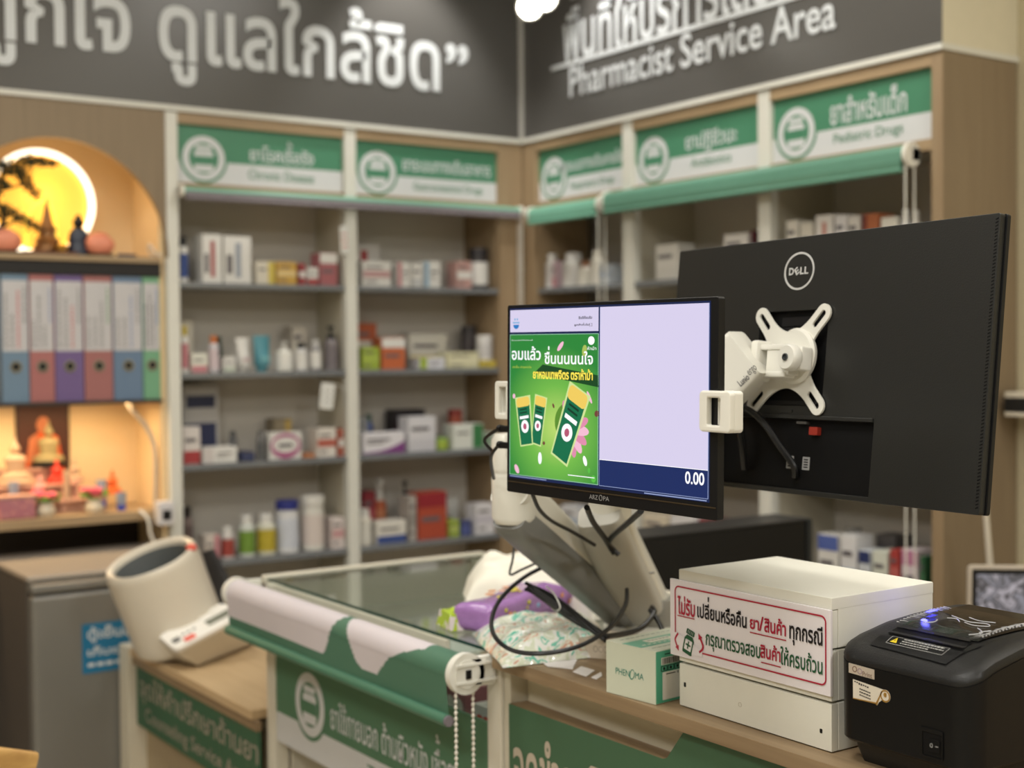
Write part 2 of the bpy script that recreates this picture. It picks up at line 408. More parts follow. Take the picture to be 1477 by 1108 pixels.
# ---------------------------------------------------------------- wall cabinets (local X along, Y into the wall, Z up)
def side_loc(side, u, dy, z):
    return ((u, 3.42+dy, z), 0.) if side == 'L' else ((2.40+dy, -u, z), -PI/2)
SZ = {1: 1.556, 2: 1.317, 3: 1.074, 4: .812}
def cabinet(label, side, u0, u1, posts, bays, woods, dep):
    uc = (u0+u1)/2; l, rz = side_loc(side, uc, 0, 0)
    t = thing('medicine_cabinet', label, 'cabinet', l, rz); o = uc
    G().box((u0-o, dep, 0), (u1-o, dep+.015, 2.0)).obj('back_panel', BACKP, t)
    for a, b in posts:
        g = G().box((a-o, .0, 0), (b-o, .03, 1.998), 0, .003); g.box((a-o+.006, .03, .0), (b-o-.012, dep-.001, 1.80), 1); g.obj('post', [WHITE, CREAM], t)
    for a, b, d in woods:
        G().box((a-o, 0, 0), (b-o, d-.001, 1.998), 0, .001).obj('side_panel', OAKZ, t)
    for k, (a, b) in enumerate(bays):
        G().box((a-o, .001, 1.970), (b-o, .03, 1.998)).obj('top_rail', OAKX, t)
        G().box((a-o, .001, 1.792), (b-o, .03, 1.816)).obj('lower_rail', OAKX, t)
        G().box((a-o, .03, 1.800), (b-o, dep-.001, 1.814)).obj('inner_top', CREAM, t)
        for z in SZ.values():
            G().box((a-o+.001, .004, z-.016), (b-o-.001, dep-.001, z-.0005), 0, .002).obj('shelf', SHELF, t)
        G().box((a-o+.001, .012, .05), (b-o-.001, dep-.001, .52)).obj('base_panel', CREAM, t)
    return t
BAY = {'A': (1.304, 1.79), 'B': (1.827, 2.312), 'R1': (-3.35, -2.94), 'R2': (-2.895, -2.415), 'R3': (-2.373, -1.895)}
cabinet('tall white and oak medicine cabinet with grey shelves on the left wall', 'L', 1.27, 2.40, [(1.27, 1.304), (1.79, 1.827)],
        [BAY['A'], BAY['B']], [(2.312, 2.40, .2)], .2)
cabinet('tall white and oak medicine cabinet with oak end panel on the right wall', 'R', -3.418, -1.866, [(-2.94, -2.895), (-2.415, -2.373)],
        [BAY['R1'], BAY['R2'], BAY['R3']], [(-3.418, -3.35, .2), (-1.895, -1.866, .2)], .24)
g = G().box((2.402, 1.8655, .0), (2.658, 1.8665, 1.999)); o = g.obj('trim_4', TAN); struct(o)

# ---------------------------------------------------------------- green and white category signs
def logo(g, cx, cy, r, gm, wm, M, off=.0):
    g.plate([ell(cx, cy, r)], off, off+.0004, gm, M); g.plate([ell(cx, cy, r*.88)], off+.0004, off+.0008, wm, M)
    g.plate([ell(cx, cy, r*.62, r*.62)], off+.0008, off+.001, gm, M)
    s = r*.42
    g.plate([rrect(cx-s*.95, cx+s*.95, cy-s*1.25, cy+s*.7, s*.3)], off+.001, off+.0013, wm, M)
    g.plate([rrect(cx-s*.8, cx+s*.8, cy+s*.8, cy+s*1.2, s*.1)], off+.001, off+.0013, wm, M)
    g.plate([rrect(cx-s*.95, cx+s*.95, cy-s*.6, cy+s*.2, s*.05)], off+.0013, off+.0016, gm, M)
def category_sign(label, side, bay, th, en, tx, ex, tz=(1.886, 1.925), ez=(1.838, 1.864)):
    a, b = BAY[bay]; a -= .003; b += .003; w = b-a
    l, rz = side_loc(side, (a+b)/2, .013, 1.816); t = thing('category_sign', label, 'sign', l, rz)
    M = frame((0, 0, 0), (1, 0, 0), (0, 0, 1))
    g = G().box((-w/2+.004, 0, 0), (w/2-.004, .006, .0599), 1); g.box((-w/2+.004, 0, .06), (w/2-.004, .006, .154), 0)
    g.obj('board', [GREEN, SIGNW], t)
    g = G(); logo(g, -w/2+.078, .068, .067, 0, 1, M); g.obj('round_emblem', [GREEN, SIGNW], t)
    z = lambda v: v-1.816
    G().text(th, tx[0]-(a+b)/2, tx[1]-(a+b)/2, z(tz[0]), z(tz[1]), .0008, 0, M, .01).obj('thai_lettering', LETW, t)
    G().text(en, ex[0]-(a+b)/2, ex[1]-(a+b)/2, z(ez[0]), z(ez[1]), .0008, 0, M, .004).obj('english_lettering', GREEN, t)
category_sign('green and white sign reading Chronic Disease above the leftmost bay', 'L', 'A', 'ยาโรคเรื้อรัง', 'Chronic Disease', (1.51, 1.70), (1.505, 1.70), (1.887, 1.945))
category_sign('green and white sign reading Gastrointestinal Drugs left of the room corner', 'L', 'B', 'ยาระบบทางเดินอาหาร', 'Gastrointestinal Drugs', (1.985, 2.29), (2.02, 2.26), (1.893, 1.932), (1.833, 1.862))
category_sign('green and white sign reading Respiratory Drugs just right of the room corner', 'R', 'R1', 'ยาระบบทางเดินหายใจ', 'Respiratory Drugs', (-3.24, -2.955), (-3.19, -2.99), (1.893, 1.932), (1.833, 1.860))
category_sign('green and white sign reading Antibiotics, middle one on the right wall', 'R', 'R2', 'ยาปฏิชีวนะ', 'Antibiotics', (-2.69, -2.50), (-2.67, -2.52), (1.88, 1.935), (1.842, 1.866))
category_sign('green and white sign reading Pediatric Drugs at the oak end panel', 'R', 'R3', 'ยาสำหรับเด็ก', 'Pediatric Drugs', (-2.19, -1.97), (-2.18, -1.98), (1.885, 1.95), (1.834, 1.864))

# ---------------------------------------------------------------- rolled-up blinds
def beads(g, x, y, z0, z1, r=.0026, step=.0075, mi=0):
    n = int((z1-z0)/step)
    for k in range(n): g.ball((x, y, z0+k*step), r, mi, (1, 1, 1.25), 6)
    g.cyl((x, y, z0), (x, y, z1), r*.4, mi=mi, seg=6)
LAV = mat('blind_back_lavender', (118, 111, 116), .5); BWHITE = mat('bracket_white', (226, 224, 214), .35)
MINT = mat('blind_mint', (110, 164, 142), .42, var=.04)
def blind(label, side, u0, u1, z, r, mats, chain_to, drop=.035, left_chain=False):
    l, rz = side_loc(side, (u0+u1)/2, -.026, z); t = thing('roller_blind', label, 'blind', l, rz, 'rolled-up blinds under the signs'); h = (u1-u0)/2
    G().cyl((-h, 0, 0), (h, 0, 0), r, seg=28).obj('fabric_roll', mats[0], t)
    g = G().grid(lambda a, b: (-h+.004+a*(2*h-.008), -r*.98-.002*math.sin(b*PI), -b*drop), 8, 6); g.obj('hanging_fabric', mats[-1], t)
    G().cyl((-h+.004, -r*.9, -drop-.004), (h-.004, -r*.9, -drop-.004), .006, seg=14).obj('bottom_bar', mats[1], t)
    for s in (-1, 1):
        g = G().cyl((s*(h+.0), 0, 0), (s*(h+.009), 0, 0), r+.004, seg=24); g.box((s*(h+.0045)-.0045, 0, -.012), (s*(h+.0045)+.0045, .025, .014)); g.obj('bracket', BWHITE, t)
    g = G(); x = h+.004
    for dy in (-r*.8, r*.5): beads(g, x, dy, chain_to-z, -r)
    g.obj('bead_chain', BWHITE, t)
blind('long rolled-up blind with grey-lilac underside across the left wall cabinet', 'L', 1.305, 2.366, 1.790, .012, [MINT, LAV], 1.10, .014)
blind('short rolled-up mint blind just right of the room corner', 'R', -3.33, -3.0, 1.776, .019, [MINT, MINT], 1.12, .024)
blind('long rolled-up green blind across the right wall cabinet', 'R', -2.965, -1.932, 1.783, .0225, [mat('blind_sage', (92, 138, 118), .36, var=.05), mat('blind_sage', (92, 138, 118))], .86, .03)

# ---------------------------------------------------------------- medicines
SHN = {1: 'top', 2: 'second', 3: 'third', 4: 'bottom'}
BN = {'A': 'leftmost bay', 'B': 'bay left of the corner', 'R1': 'bay right of the corner', 'R2': 'middle right bay', 'R3': 'rightmost bay'}
def ink_tone(c):
    g_ = sum(c)/3; return tuple((v*.72+g_*.28)*.95 for v in c)
def item(kind, bay, sh, geo, c, desc, style='mid', row=0, dep=.06, up=0., tilt=0.):
    u0, u1, h = geo; u0 = max(u0, BAY[bay][0]+.002); u1 = min(u1, BAY[bay][1]-.002); h -= up; w = u1-u0-.004; side = 'L' if bay in 'AB' else 'R'
    l, rz = side_loc(side, (u0+u1)/2, .02 if row == 0 else .11, SZ[sh]+up)
    names = {'box': ('medicine_box', 'medicine box'), 'bottle': ('pill_bottle', 'bottle'), 'jar': ('pill_jar', 'jar'), 'pump': ('pump_bottle', 'bottle'), 'tube': ('cream_tube', 'tube'), 'spray': ('spray_bottle', 'bottle')}
    t = thing(names[kind][0], '%s, %s shelf, %s' % (desc, SHN[sh], BN[bay]), names[kind][1], l, rz, 'medicines on the %s shelf, %s' % (SHN[sh], BN[bay]))
    if tilt: t.rotation_euler = (0, tilt, rz) if side == 'L' else (tilt, 0, rz)
    m = [card(ink_tone(x)) for x in c]
    ink = card((96, 92, 96))
    if kind == 'box':
        G().box((-w/2, 0, 0), (w/2, dep, h), 0, .0012).obj('carton', m[0], t)
        g = G(); e = .0007
        def strip(x0, x1, z0, z1, mi): g.box((-w/2+w*x0, -e*(1+mi*.3), h*z0), (-w/2+w*x1, .0, h*z1), mi)
        if style == 'mid': strip(.02, .98, .35, .62, 0); strip(.12, .7, .72, .8, 1); strip(.12, .5, .15, .22, 1)
        elif style == 'low': strip(.01, .99, .02, .36, 0); strip(.12, .75, .6, .7, 1)
        elif style == 'top': strip(.01, .99, .68, .98, 0); strip(.12, .75, .38, .48, 1)
        elif style == 'left': strip(.02, .3, .02, .98, 0); strip(.4, .85, .55, .64, 1); strip(.4, .7, .35, .41, 1)
        elif style == 'right': strip(.64, .98, .02, .98, 0); strip(.12, .52, .6, .68, 1)
        elif style == 'vert': strip(.42, .62, .12, .86, 0); strip(.1, .3, .2, .6, 1)
        elif style == 'ring':
            Mx = frame((0, 0, h/2), (1, 0, 0), (0, 0, 1)); g.plate([ell(0, 0, w*.47, h*.47), ell(0, h*.04, w*.4, h*.3)], 0, e, 0, Mx); strip(.28, .72, .45, .58, 1)
        elif style == 'wave':
            Mx = frame((0, 0, 0), (1, 0, 0), (0, 0, 1)); n = 14
            lo = [(-w/2+w*k/n, .02*h) for k in range(n+1)]; hi = [(-w/2+w*k/n, h*(.08+.5*(k/n)**2.4)) for k in range(n, -1, -1)]
            g.plate([lo+hi], 0, e, 0, Mx); strip(.1, .65, .62, .72, 1); strip(.1, .5, .48, .54, 1)
        elif style == 'pic':
            strip(.08, .92, .08, .5, 0); strip(.1, .9, .7, .86, 2)
        g.obj('printed_front', [m[1], ink, m[-1]], t)
    elif kind in ('bottle', 'jar', 'pump', 'spray'):
        r = w/2; Mc = Matrix.Translation((0, r, 0)); ch = {'bottle': .2, 'jar': .16, 'pump': .3, 'spray': .36}[kind]; hb = h*(1-ch)
        nk = r*(.62 if kind in ('bottle', 'pump', 'spray') else .9)
        G().lathe([(0, 0), (r*.93, 0), (r, r*.08), (r, hb*.86), (r*.9, hb*.94), (nk, hb), (0, hb)], 0, Mc, 24).obj('body', m[0], t)
        G().lathe([(r*1.006, hb*.12), (r*1.01, hb*.12), (r*1.01, hb*.78), (r*1.006, hb*.78)], 0, Mc, 24).obj('wrap_label', m[1], t)
        if kind in ('bottle', 'jar'):
            g = G().lathe([(nk*1.12, hb*.985), (nk*1.14, h-.003), (nk*1.08, h), (0, h)], 0, Mc, 24)
        elif kind == 'pump':
            g = G().lathe([(nk, hb), (nk, hb+h*.09), (r*.2, hb+h*.1), (r*.2, h*.93), (0, h*.93)], 0, Mc, 16); g.box((-r*.35, -r*.55+r, h*.93), (r*.35, r*.5+r, h), 0, .002)
        else:
            g = G().lathe([(nk, hb), (nk*.85, hb+h*.1), (r*.3, h*.82), (r*.3, h*.93), (0, h*.93)], 0, Mc, 16); g.box((-r*.35, -r*.6+r, h*.88), (r*.35, r*.45+r, h), 0, .002)
        g.obj('cap', m[-1], t)
    elif kind == 'tube':
        r = w/2
        G().grid(lambda a, b: ((r*(.82+.18*b))*math.cos(2*PI*a), .028+(.026*(1-b)+.003*b)*math.sin(2*PI*a), h*(.16+.84*b)), 24, 8).obj('body', m[0], t)
        G().lathe([(0, 0), (r*.62, 0), (r*.66, h*.155), (0, h*.17)], 0, Matrix.Translation((0, .028, 0)), 20).obj('cap', m[-1], t)
        G().box((-r*.5, -.0, h*.3), (r*.5, .003, h*.42)).obj('printed_band', m[1], t)
    return t
W_ = (226, 223, 216); CR = (222, 212, 190); RD = (190, 44, 48); PK = (214, 120, 130); GY = (120, 118, 120); BL = (44, 74, 160); NV = (34, 44, 92)
YE = (230, 200, 60); OR = (226, 112, 40); LM = (168, 196, 40); GN = (52, 140, 70); BK = (30, 28, 30); TL = (58, 150, 170); MG = (186, 60, 130); BR = (96, 44, 30)

ITEMS = [
 # top shelf, left bay
 ('bottle','A',1,(1.3116,1.3402,0.1206),(W_,BL,BK),'white bottle with blue label and black cap'),
 ('box','A',1,(1.3421,1.3691,0.1145),(GY,GY,GY),'narrow grey carton at the far left','top',1),
 ('box','A',1,(1.3729,1.4315,0.1292),(W_,RD),'tall white carton with red vertical print','vert'),
 ('box','A',1,(1.4334,1.5153,0.1266),(W_,(150,160,176)),'wide white carton with grey vertical print','vert'),
 ('box','A',1,(1.5254,1.5847,0.0618),(CR,YE),'low cream carton beside the orange one','right'),
 ('box','A',1,(1.5868,1.6494,0.0618),((228,170,50),(236,200,120)),'low orange-yellow carton','mid'),
 ('box','A',1,(1.6536,1.6769,0.0593),(RD,W_),'small upright red carton','mid'),
 ('box','A',1,(1.6790,1.7153,0.0487),(W_,RD),'small white carton between two red ones','low'),
 ('box','A',1,(1.7175,1.7760,0.0909),((186,92,98),W_),'dusty red carton with white top','top'),
 # top shelf, right bay
 ('box','B',1,(1.8489,1.9625,0.1280),((206,200,194),RD),'large grey-white carton with red mark, standing behind','vert',1),
 ('box','B',1,(1.8512,1.9486,0.0721),(W_,(204,150,150)),'wide low white carton with pink print in front','mid'),
 ('box','B',1,(1.9671,2.0136,0.0728),(W_,PK),'white carton with pink corner','left'),
 ('box','B',1,(2.0160,2.0537,0.0701),(W_,(200,200,200)),'plain white carton','low'),
 ('box','B',1,(2.0561,2.1158,0.0777),(W_,(140,180,210)),'white carton with pale blue side','left'),
 ('box','B',1,(2.1352,2.1644,0.0816),((140,136,132),GY),'narrow dim grey carton','mid',1),
 ('box','B',1,(2.1693,2.2260,0.0810),((206,150,140),W_),'salmon carton with white middle','mid'),
 ('jar','B',1,(2.2360,2.2989,0.1229),((52,44,46),W_,(40,34,40)),'dark jar with white label'),
 # second shelf, left bay
 ('bottle','A',2,(1.3135,1.3364,0.1242),(W_,PK,YE),'slim white bottle with yellow cap'),
 ('box','A',2,(1.3402,1.3826,0.1390),(CR,(120,110,100)),'cream carton with dark lines, standing behind','vert',1),
 ('box','A',2,(1.3383,1.3865,0.0508),((228,226,208),PK),'low white-green carton at the front left','low'),
 ('bottle','A',2,(1.3923,1.4236,0.0985),((206,198,204),(214,190,196),OR),'pale bottle with orange cap'),
 ('bottle','A',2,(1.4473,1.4691,0.0966),((24,62,40),(30,70,46),(24,60,40)),'dark green bottle standing behind','mid',1),
 ('box','A',2,(1.4295,1.4651,0.0408),(W_,(190,200,180)),'small white carton in front of the green bottle','low'),
 ('tube','A',2,(1.4751,1.5173,0.0928),(W_,(206,180,180),W_),'tall white tube with pink print'),
 ('tube','A',2,(1.5254,1.5786,0.0984),(TL,(110,190,200),TL),'teal tube standing on its cap'),
 ('pump','A',2,(1.5909,1.6431,0.0811),((226,224,212),(232,230,222),W_),'squat white pump bottle'),
 ('bottle','A',2,(1.6473,1.6854,0.0790),((210,208,206),W_,BK),'white bottle with black cap'),
 ('bottle','A',2,(1.6918,1.7282,0.0866),((150,146,148),W_,(196,194,190)),'grey bottle with pale cap'),
 ('pump','A',2,(1.7390,1.7825,0.1255),((128,118,122),(116,106,112),BK),'mauve-grey bottle with black pump'),
 ('box','A',2,(1.6726,1.7196,0.1253),((196,184,166),CR),'tan carton standing behind the black-capped bottle','mid',1),
 # second shelf, right bay
 ('box','B',2,(1.8467,1.9075,0.0643),(LM,(180,206,60)),'lime green carton','mid'),
 ('box','B',2,(1.9120,1.9926,0.0920),((222,96,40),W_),'orange carton with white upper half','top'),
 ('box','B',2,(1.8601,1.9486,0.1359),((206,84,36),(214,206,190)),'tall rust-orange carton standing behind the lime one','mid',1),
 ('box','B',2,(1.9996,2.0348,0.0655),((176,180,176),LM),'slim pale grey carton','low',1),
 ('box','B',2,(2.0371,2.1279,0.0324),((218,218,226),LM),'low white carton with green corner','left'),
 ('box','B',2,(2.0561,2.1914,0.1040),((212,206,190),YE),'wide cream carton with yellow base, standing behind','low',1),
 ('box','B',2,(2.1328,2.2485,0.0479),((216,210,160),(232,226,180)),'long pale yellow carton','mid'),
 ('box','B',2,(2.2535,2.3295,0.0218),((224,196,30),YE),'low yellow carton under the white jar','mid'),
 ('jar','B',2,(2.2589,2.3099,0.1289),((70,62,66),(80,70,74),(60,54,58)),'dark jar standing behind','mid',1),
 # third shelf, left bay
 ('box','A',3,(1.3135,1.3421,0.2099),((64,18,34),(90,30,40)),'dark maroon carton at the far left','mid',1),
 ('box','A',3,(1.3460,1.4532,0.2084),((188,184,180),NV,(32,40,80)),'large grey and navy carton picturing a monitor','pic',1,.055),
 ('box','A',3,(1.3116,1.3633,0.0997),((216,206,200),RD),'white carton with red base','low'),
 ('box','A',3,(1.3671,1.4671,0.0427),(W_,(210,200,196)),'long low white carton','left'),
 ('box','A',3,(1.4751,1.5173,0.0258),(NV,(60,74,130)),'small navy carton','mid'),
 ('bottle','A',3,(1.4831,1.5092,0.0784),((104,104,106),(124,122,122),(90,90,92)),'slim dark grey bottle standing behind','mid',1),
 ('bottle','A',3,(1.5254,1.5519,0.0805),((110,108,108),(90,92,94),(100,100,100)),'grey bottle with dark wrap','mid'),
 ('box','A',3,(1.5580,1.6578,0.0738),(W_,MG),'white carton with magenta ring print','ring'),
 ('box','A',3,(1.6620,1.6982,0.0108),(OR,(240,160,90)),'tiny orange carton','mid'),
 ('box','A',3,(1.6138,1.6705,0.1070),((150,132,100),(200,160,60)),'brown carton standing behind the magenta one','right',1),
 ('box','A',3,(1.7024,1.7651,0.0803),((226,216,204),(206,90,70)),'cream carton with reddish dots','mid'),
 ('box','A',3,(1.7694,1.7957,0.0764),((214,92,60),W_),'narrow orange-red carton by the white post','mid'),
 # third shelf, right bay
 ('box','B',3,(1.8467,1.9880,0.0610),((224,220,226),(134,50,140)),'wide white carton with purple wave','wave'),
 ('box','B',3,(1.8534,1.9166,0.1022),((150,152,154),(180,180,182)),'grey carton standing behind the purple-wave one','mid',1),
 ('bottle','B',3,(1.9098,1.9372,0.1108),((54,84,170),BL,(14,80,60)),'blue bottle with dark green cap standing behind','mid',1),
 ('box','B',3,(1.9973,2.0942,0.1025),((214,212,218),(200,198,206)),'tall plain white carton','low'),
 ('box','B',3,(2.0043,2.1134,0.1205),((44,36,44),(70,30,40)),'black carton standing behind the tall white one','mid',1),
 ('bottle','B',3,(2.1014,2.1473,0.0441),((132,180,40),LM,(110,120,90)),'lime bottle beside the tall white carton'),
 ('box','B',3,(2.1522,2.2635,0.0739),((222,226,214),GN),'white carton with green leaf print','right'),
 ('jar','B',3,(2.2062,2.2560,0.1149),((196,72,40),(206,90,60),(180,50,40)),'orange jar standing behind','mid',1),
 ('box','B',3,(2.2686,2.3218,0.0452),((196,206,190),GN),'green-edged carton nearest the oak panel','left'),
 # bottom shelf, left bay
 ('bottle','A',4,(1.3135,1.3402,0.1385),((96,88,84),(120,90,88),(70,60,60)),'dim brown bottle at the far left','mid',1),
 ('bottle','A',4,(1.3460,1.3787,0.1395),((156,130,124),(120,96,92),(60,50,48)),'dusky pink bottle with dark cap standing behind','mid',1),
 ('box','A',4,(1.3691,1.4138,0.0706),((216,200,186),PK),'cream carton with pink side','right'),
 ('bottle','A',4,(1.4216,1.4612,0.0869),((206,196,190),(190,60,48),W_),'small bottle with red label and white cap'),
 ('bottle','A',4,(1.4751,1.5234,0.1143),((206,212,200),(120,170,40),W_),'white bottle with green label'),
 ('bottle','A',4,(1.5295,1.5868,0.1136),((216,214,190),(212,184,20),W_),'white bottle with yellow label'),
 ('jar','A',4,(1.5909,1.6578,0.1451),((224,224,226),(206,212,226),(28,40,150)),'tall white jar with blue lid'),
 ('jar','A',4,(1.6684,1.7368,0.1532),((226,222,210),(224,206,196),(228,224,214)),'tall all-white jar'),
 ('box','A',4,(1.7455,1.7979,0.0875),((222,206,200),(214,150,150)),'pinkish white carton by the post','mid'),
 # bottom shelf, right bay
 ('bottle','B',4,(1.8400,1.8826,0.1045),((222,214,196),(226,222,208),W_),'cream bottle by the post'),
 ('box','B',4,(1.8916,1.9395,0.1446),((170,34,50),(200,70,80)),'dark red carton standing behind','mid',1),
 ('spray','B',4,(1.9395,1.9833,0.1799),((206,86,36),(216,120,70),W_),'orange spray bottle with white nozzle','mid',1),
 ('box','B',4,(1.8894,1.9903,0.0645),((226,220,206),BL),'long low cream carton with blue base','low'),
 ('box','B',4,(1.9973,2.0254,0.1321),((176,166,156),(150,142,134)),'narrow grey-brown carton','mid'),
 ('box','B',4,(2.0277,2.1303,0.1398),((204,66,34),(176,24,36)),'tall red-orange carton','top'),
 ('pump','B',4,(2.0277,2.0632,0.1665),((36,34,36),(50,46,48),BK),'black pump bottle standing behind the red-orange carton','mid',1),
 ('box','B',4,(2.1352,2.1742,0.0496),(LM,(190,206,90)),'small lime carton','mid'),
 ('jar','B',4,(2.1816,2.2260,0.0436),((54,66,140),(70,84,160),(50,60,130)),'small blue jar'),
 ('box','B',4,(2.2310,2.3014,0.0915),((226,222,226),(206,200,214)),'white carton nearest the oak panel','mid'),
 ('box','B',4,(2.1425,2.2260,0.1077),((190,192,186),(206,206,202)),'pale grey carton standing behind the blue jar','top',1),
 # right wall
 ('bottle','R1',1,(-3.3955,-3.3020,0.1030),((226,224,220),(216,212,210),W_),'squat white bottle nearest the corner'),
 ('box','R1',1,(-3.2985,-3.2774,0.0805),((206,170,180),PK),'thin pink carton','low'),
 ('bottle','R1',1,(-3.2704,-3.1983,0.0999),((222,220,212),(210,206,200),(226,224,220)),'white bottle with ribbed cap'),
 ('bottle','R1',1,(-3.1916,-3.1349,0.0712),((226,220,206),(222,216,200),(150,84,40)),'cream bottle with brown cap'),
 ('bottle','R1',1,(-3.1283,-3.0763,0.0995),((228,222,206),(226,220,206),(222,214,196)),'tall cream bottle'),
 ('box','R1',1,(-3.0699,-3.0223,0.0565),((196,206,216),(150,170,200)),'pale blue carton by the chain','mid'),
 ('box','R2',1,(-2.8236,-2.7305,0.0951),((214,210,200),(206,202,192)),'tall plain white carton beside the black monitor','low'),
 ('box','R2',1,(-2.5579,-2.4680,0.1031),((224,218,210),(206,196,190)),'white carton above the black monitor','mid'),
 ('box','R2',1,(-2.4607,-2.4485,0.1074),((110,24,40),(130,40,50)),'thin dark red carton by the white post','mid'),
 ('box','R3',1,(-2.3401,-2.2992,0.1203),((226,220,206),(206,196,180)),'cream carton at the left end','mid'),
 ('box','R3',1,(-2.2947,-2.2526,0.1115),((222,214,196),(206,190,170)),'shorter cream carton','low'),
 ('box','R3',1,(-2.2460,-2.1899,0.1248),((228,222,214),(214,110,90)),'white carton with red mark','vert'),
 ('box','R3',1,(-2.1857,-2.1479,0.1204),((226,222,222),(206,206,214)),'white carton with grey front','mid'),
 ('box','R3',1,(-2.1458,-2.1088,0.1154),((222,216,206),(210,200,190)),'ivory carton beside the orange-brown one','mid'),
 ('box','R3',1,(-2.1047,-2.0545,0.1160),((196,96,44),(130,40,30)),'orange-brown carton','left'),
 ('box','R3',1,(-2.0506,-2.0038,0.1037),((226,220,204),(206,196,180)),'low cream carton right of the orange-brown one','low'),
 ('bottle','R3',1,(-1.9999,-1.9751,0.1172),((222,222,220),(206,206,206),W_),'white bottle with white cap'),
 ('bottle','R3',1,(-1.9732,-1.9469,0.1132),((228,222,210),(222,214,200),W_),'ivory bottle by the bead chain'),
 ('box','R1',4,(-3.3375,-3.2670,0.0791),((214,208,200),(196,190,190)),'beige carton seen under the lit screen','mid'),
 ('box','R1',4,(-3.2600,-3.1781,0.0950),((222,222,226),(170,190,214)),'white and pale blue carton under the lit screen','mid'),
 ('box','R1',4,(-3.1647,-3.0989,0.0968),((196,206,220),(70,100,160)),'white carton with blue edge under the lit screen','right'),
 ('box','R2',4,(-2.8850,-2.7780,0.1052),((222,206,176),(206,190,160)),'long cream carton above the black computer case','mid'),
 ('box','R2',4,(-2.7695,-2.6678,0.1104),((226,222,222),(120,150,200)),'white carton with blue base above the black computer case','low'),
 ('box','R2',4,(-2.6571,-2.5939,0.1121),((180,50,60),(210,120,120)),'red carton just under the screen corner','mid'),
 ('box','R3',4,(-2.2416,-2.1751,0.1171),((226,222,214),(70,96,190)),'white carton with blue top','top'),
 ('box','R3',4,(-2.1709,-2.1210,0.1222),((228,226,226),(120,180,214)),'white carton with sky blue picture','low'),
 ('box','R3',4,(-2.1169,-2.0804,0.0922),((214,220,226),(30,50,120)),'pale carton with navy top','top'),
 ('box','R3',4,(-2.0764,-2.0309,0.0960),((222,226,206),(30,136,50)),'white carton with green lower half','low'),
 ('box','R3',4,(-2.0270,-1.9980,0.1039),((204,48,42),(220,90,80)),'slim red carton','mid'),
 ('box','R3',4,(-1.9942,-1.9469,0.1088),((226,208,214),(206,120,160)),'white and pink carton','top'),
 ('box','R3',4,(-1.9432,-1.9265,0.0978),((40,110,60),(60,130,80)),'narrow green carton by the oak panel','mid'),
 ('jar','R3',4,(-2.2494,-2.2063,0.1225),((150,140,124),(130,120,110),(150,146,138)),'dim tan jar standing behind the sky blue carton','mid',1),
 ('box','R3',4,(-2.1433,-2.0823,0.1182),((96,90,88),(110,104,100)),'dim grey carton standing behind the red one','mid',1),
]
for it in ITEMS: item(it[0], it[1], it[2], it[3], *it[4:])
item('jar', 'B', 2, (2.2560,2.3269,0.0977), ((222,218,216),(196,192,190),(226,224,220)), 'white jar standing on the yellow carton', up=0.0218)

# white tags hanging at the middle post
def hang_tag(lab, p, w, h, rot, end, red=False):
    t = thing('hang_tag', lab, 'tag', p, 0); t.rotation_euler = (0, rot, 0)
    G().plate([rrect(-w/2, w/2, -h, 0, .004), ell(0, -.006, .002, n=12)], -.002, 0, 0, frame((0, 0, 0), (1, 0, 0), (0, 0, 1)), .0005).obj('card', mat('tag_white', (222, 222, 218), .4), t)
    g = G(); Mt = frame((0, -.0001, 0), (1, 0, 0), (0, 0, 1))
    for i in range(2):
        for j in range(3): g.plate([ell(-w*.18+w*.36*i, -h*.3-h*.22*j, .0032, .004, 10)], 0, .0004, 0, Mt)
    g.obj('printed_marks', mat('tag_red', (190, 90, 70), .5) if red else mat('tag_grey', (150, 148, 144), .5), t)
    G().tube([(0, .001, -.006), (end[0]*.5, end[1]*.5, end[2]*.5+.004), end], .0014, 0, 6).obj('string', mat('cable_white', (214, 210, 200), .4), t)
hang_tag('white tag with grey marks hanging beside the middle white post, below the second shelf', (1.723,3.403,1.282), .042, .072, .12, (1.789-(1.723,3.403,1.282)[0], .022, -.012))
hang_tag('small white tag with reddish marks hanging on the middle white post near the top', (1.781,3.412,1.722), .026, .078, -.05, (.012, .0095, .01), True)

# ---------------------------------------------------------------- altar cabinet at the left
t = thing('altar_cabinet', 'tan cabinet with an arched lamp-lit niche, folder shelf and lit altar niche', 'cabinet', (.73, 3.42, 0))
ox = .73; NICHE = mat('niche_tan', (228, 202, 158), .6, var=.03)
arc = [(.99+.285*math.cos(a)-ox, 1.618+.288*math.sin(a)) for a in (PI*k/40 for k in range(41))]
poly = [(.16-ox, 1.618)] + [(.16-ox, 2.0), (1.269-ox, 2.0), (1.269-ox, 1.618)] + arc
Mv = frame((0, 0, 0), (1, 0, 0), (0, 0, 1))
G().plate([poly], -.018, 0, 0, Mv).obj('arched_panel', TAN, t)
G().box((.16-ox, .2145, .0), (1.269-ox, .2195, 2.0)).obj('back_panel', NICHE, t)
for a in (.16, 1.255): G().box((a-ox, .0185, .0), (a+.0135-ox, .214, 1.999)).obj('side_panel', NICHE, t)
G().box((.175-ox, .0, 1.602), (1.2545-ox, .2135, 1.617), 0, .001).obj('niche_shelf', OAKX, t)
G().box((.175-ox, .006, 1.568), (1.2545-ox, .012, 1.602)).obj('shade_gap_strip', mat('gap_shade_black', (22, 19, 18), .6), t)  # black strip painting in the shadow gap above the binders
G().box((.175-ox, .0, 1.242), (1.2545-ox, .2135, 1.2505), 0, .001).obj('folder_shelf', mat('shelf_dark', (58, 52, 48), .5), t)
G().box((.175-ox, -.006, .940), (1.2545-ox, .2135, .964), 0, .001).obj('altar_shelf', OAKX, t)
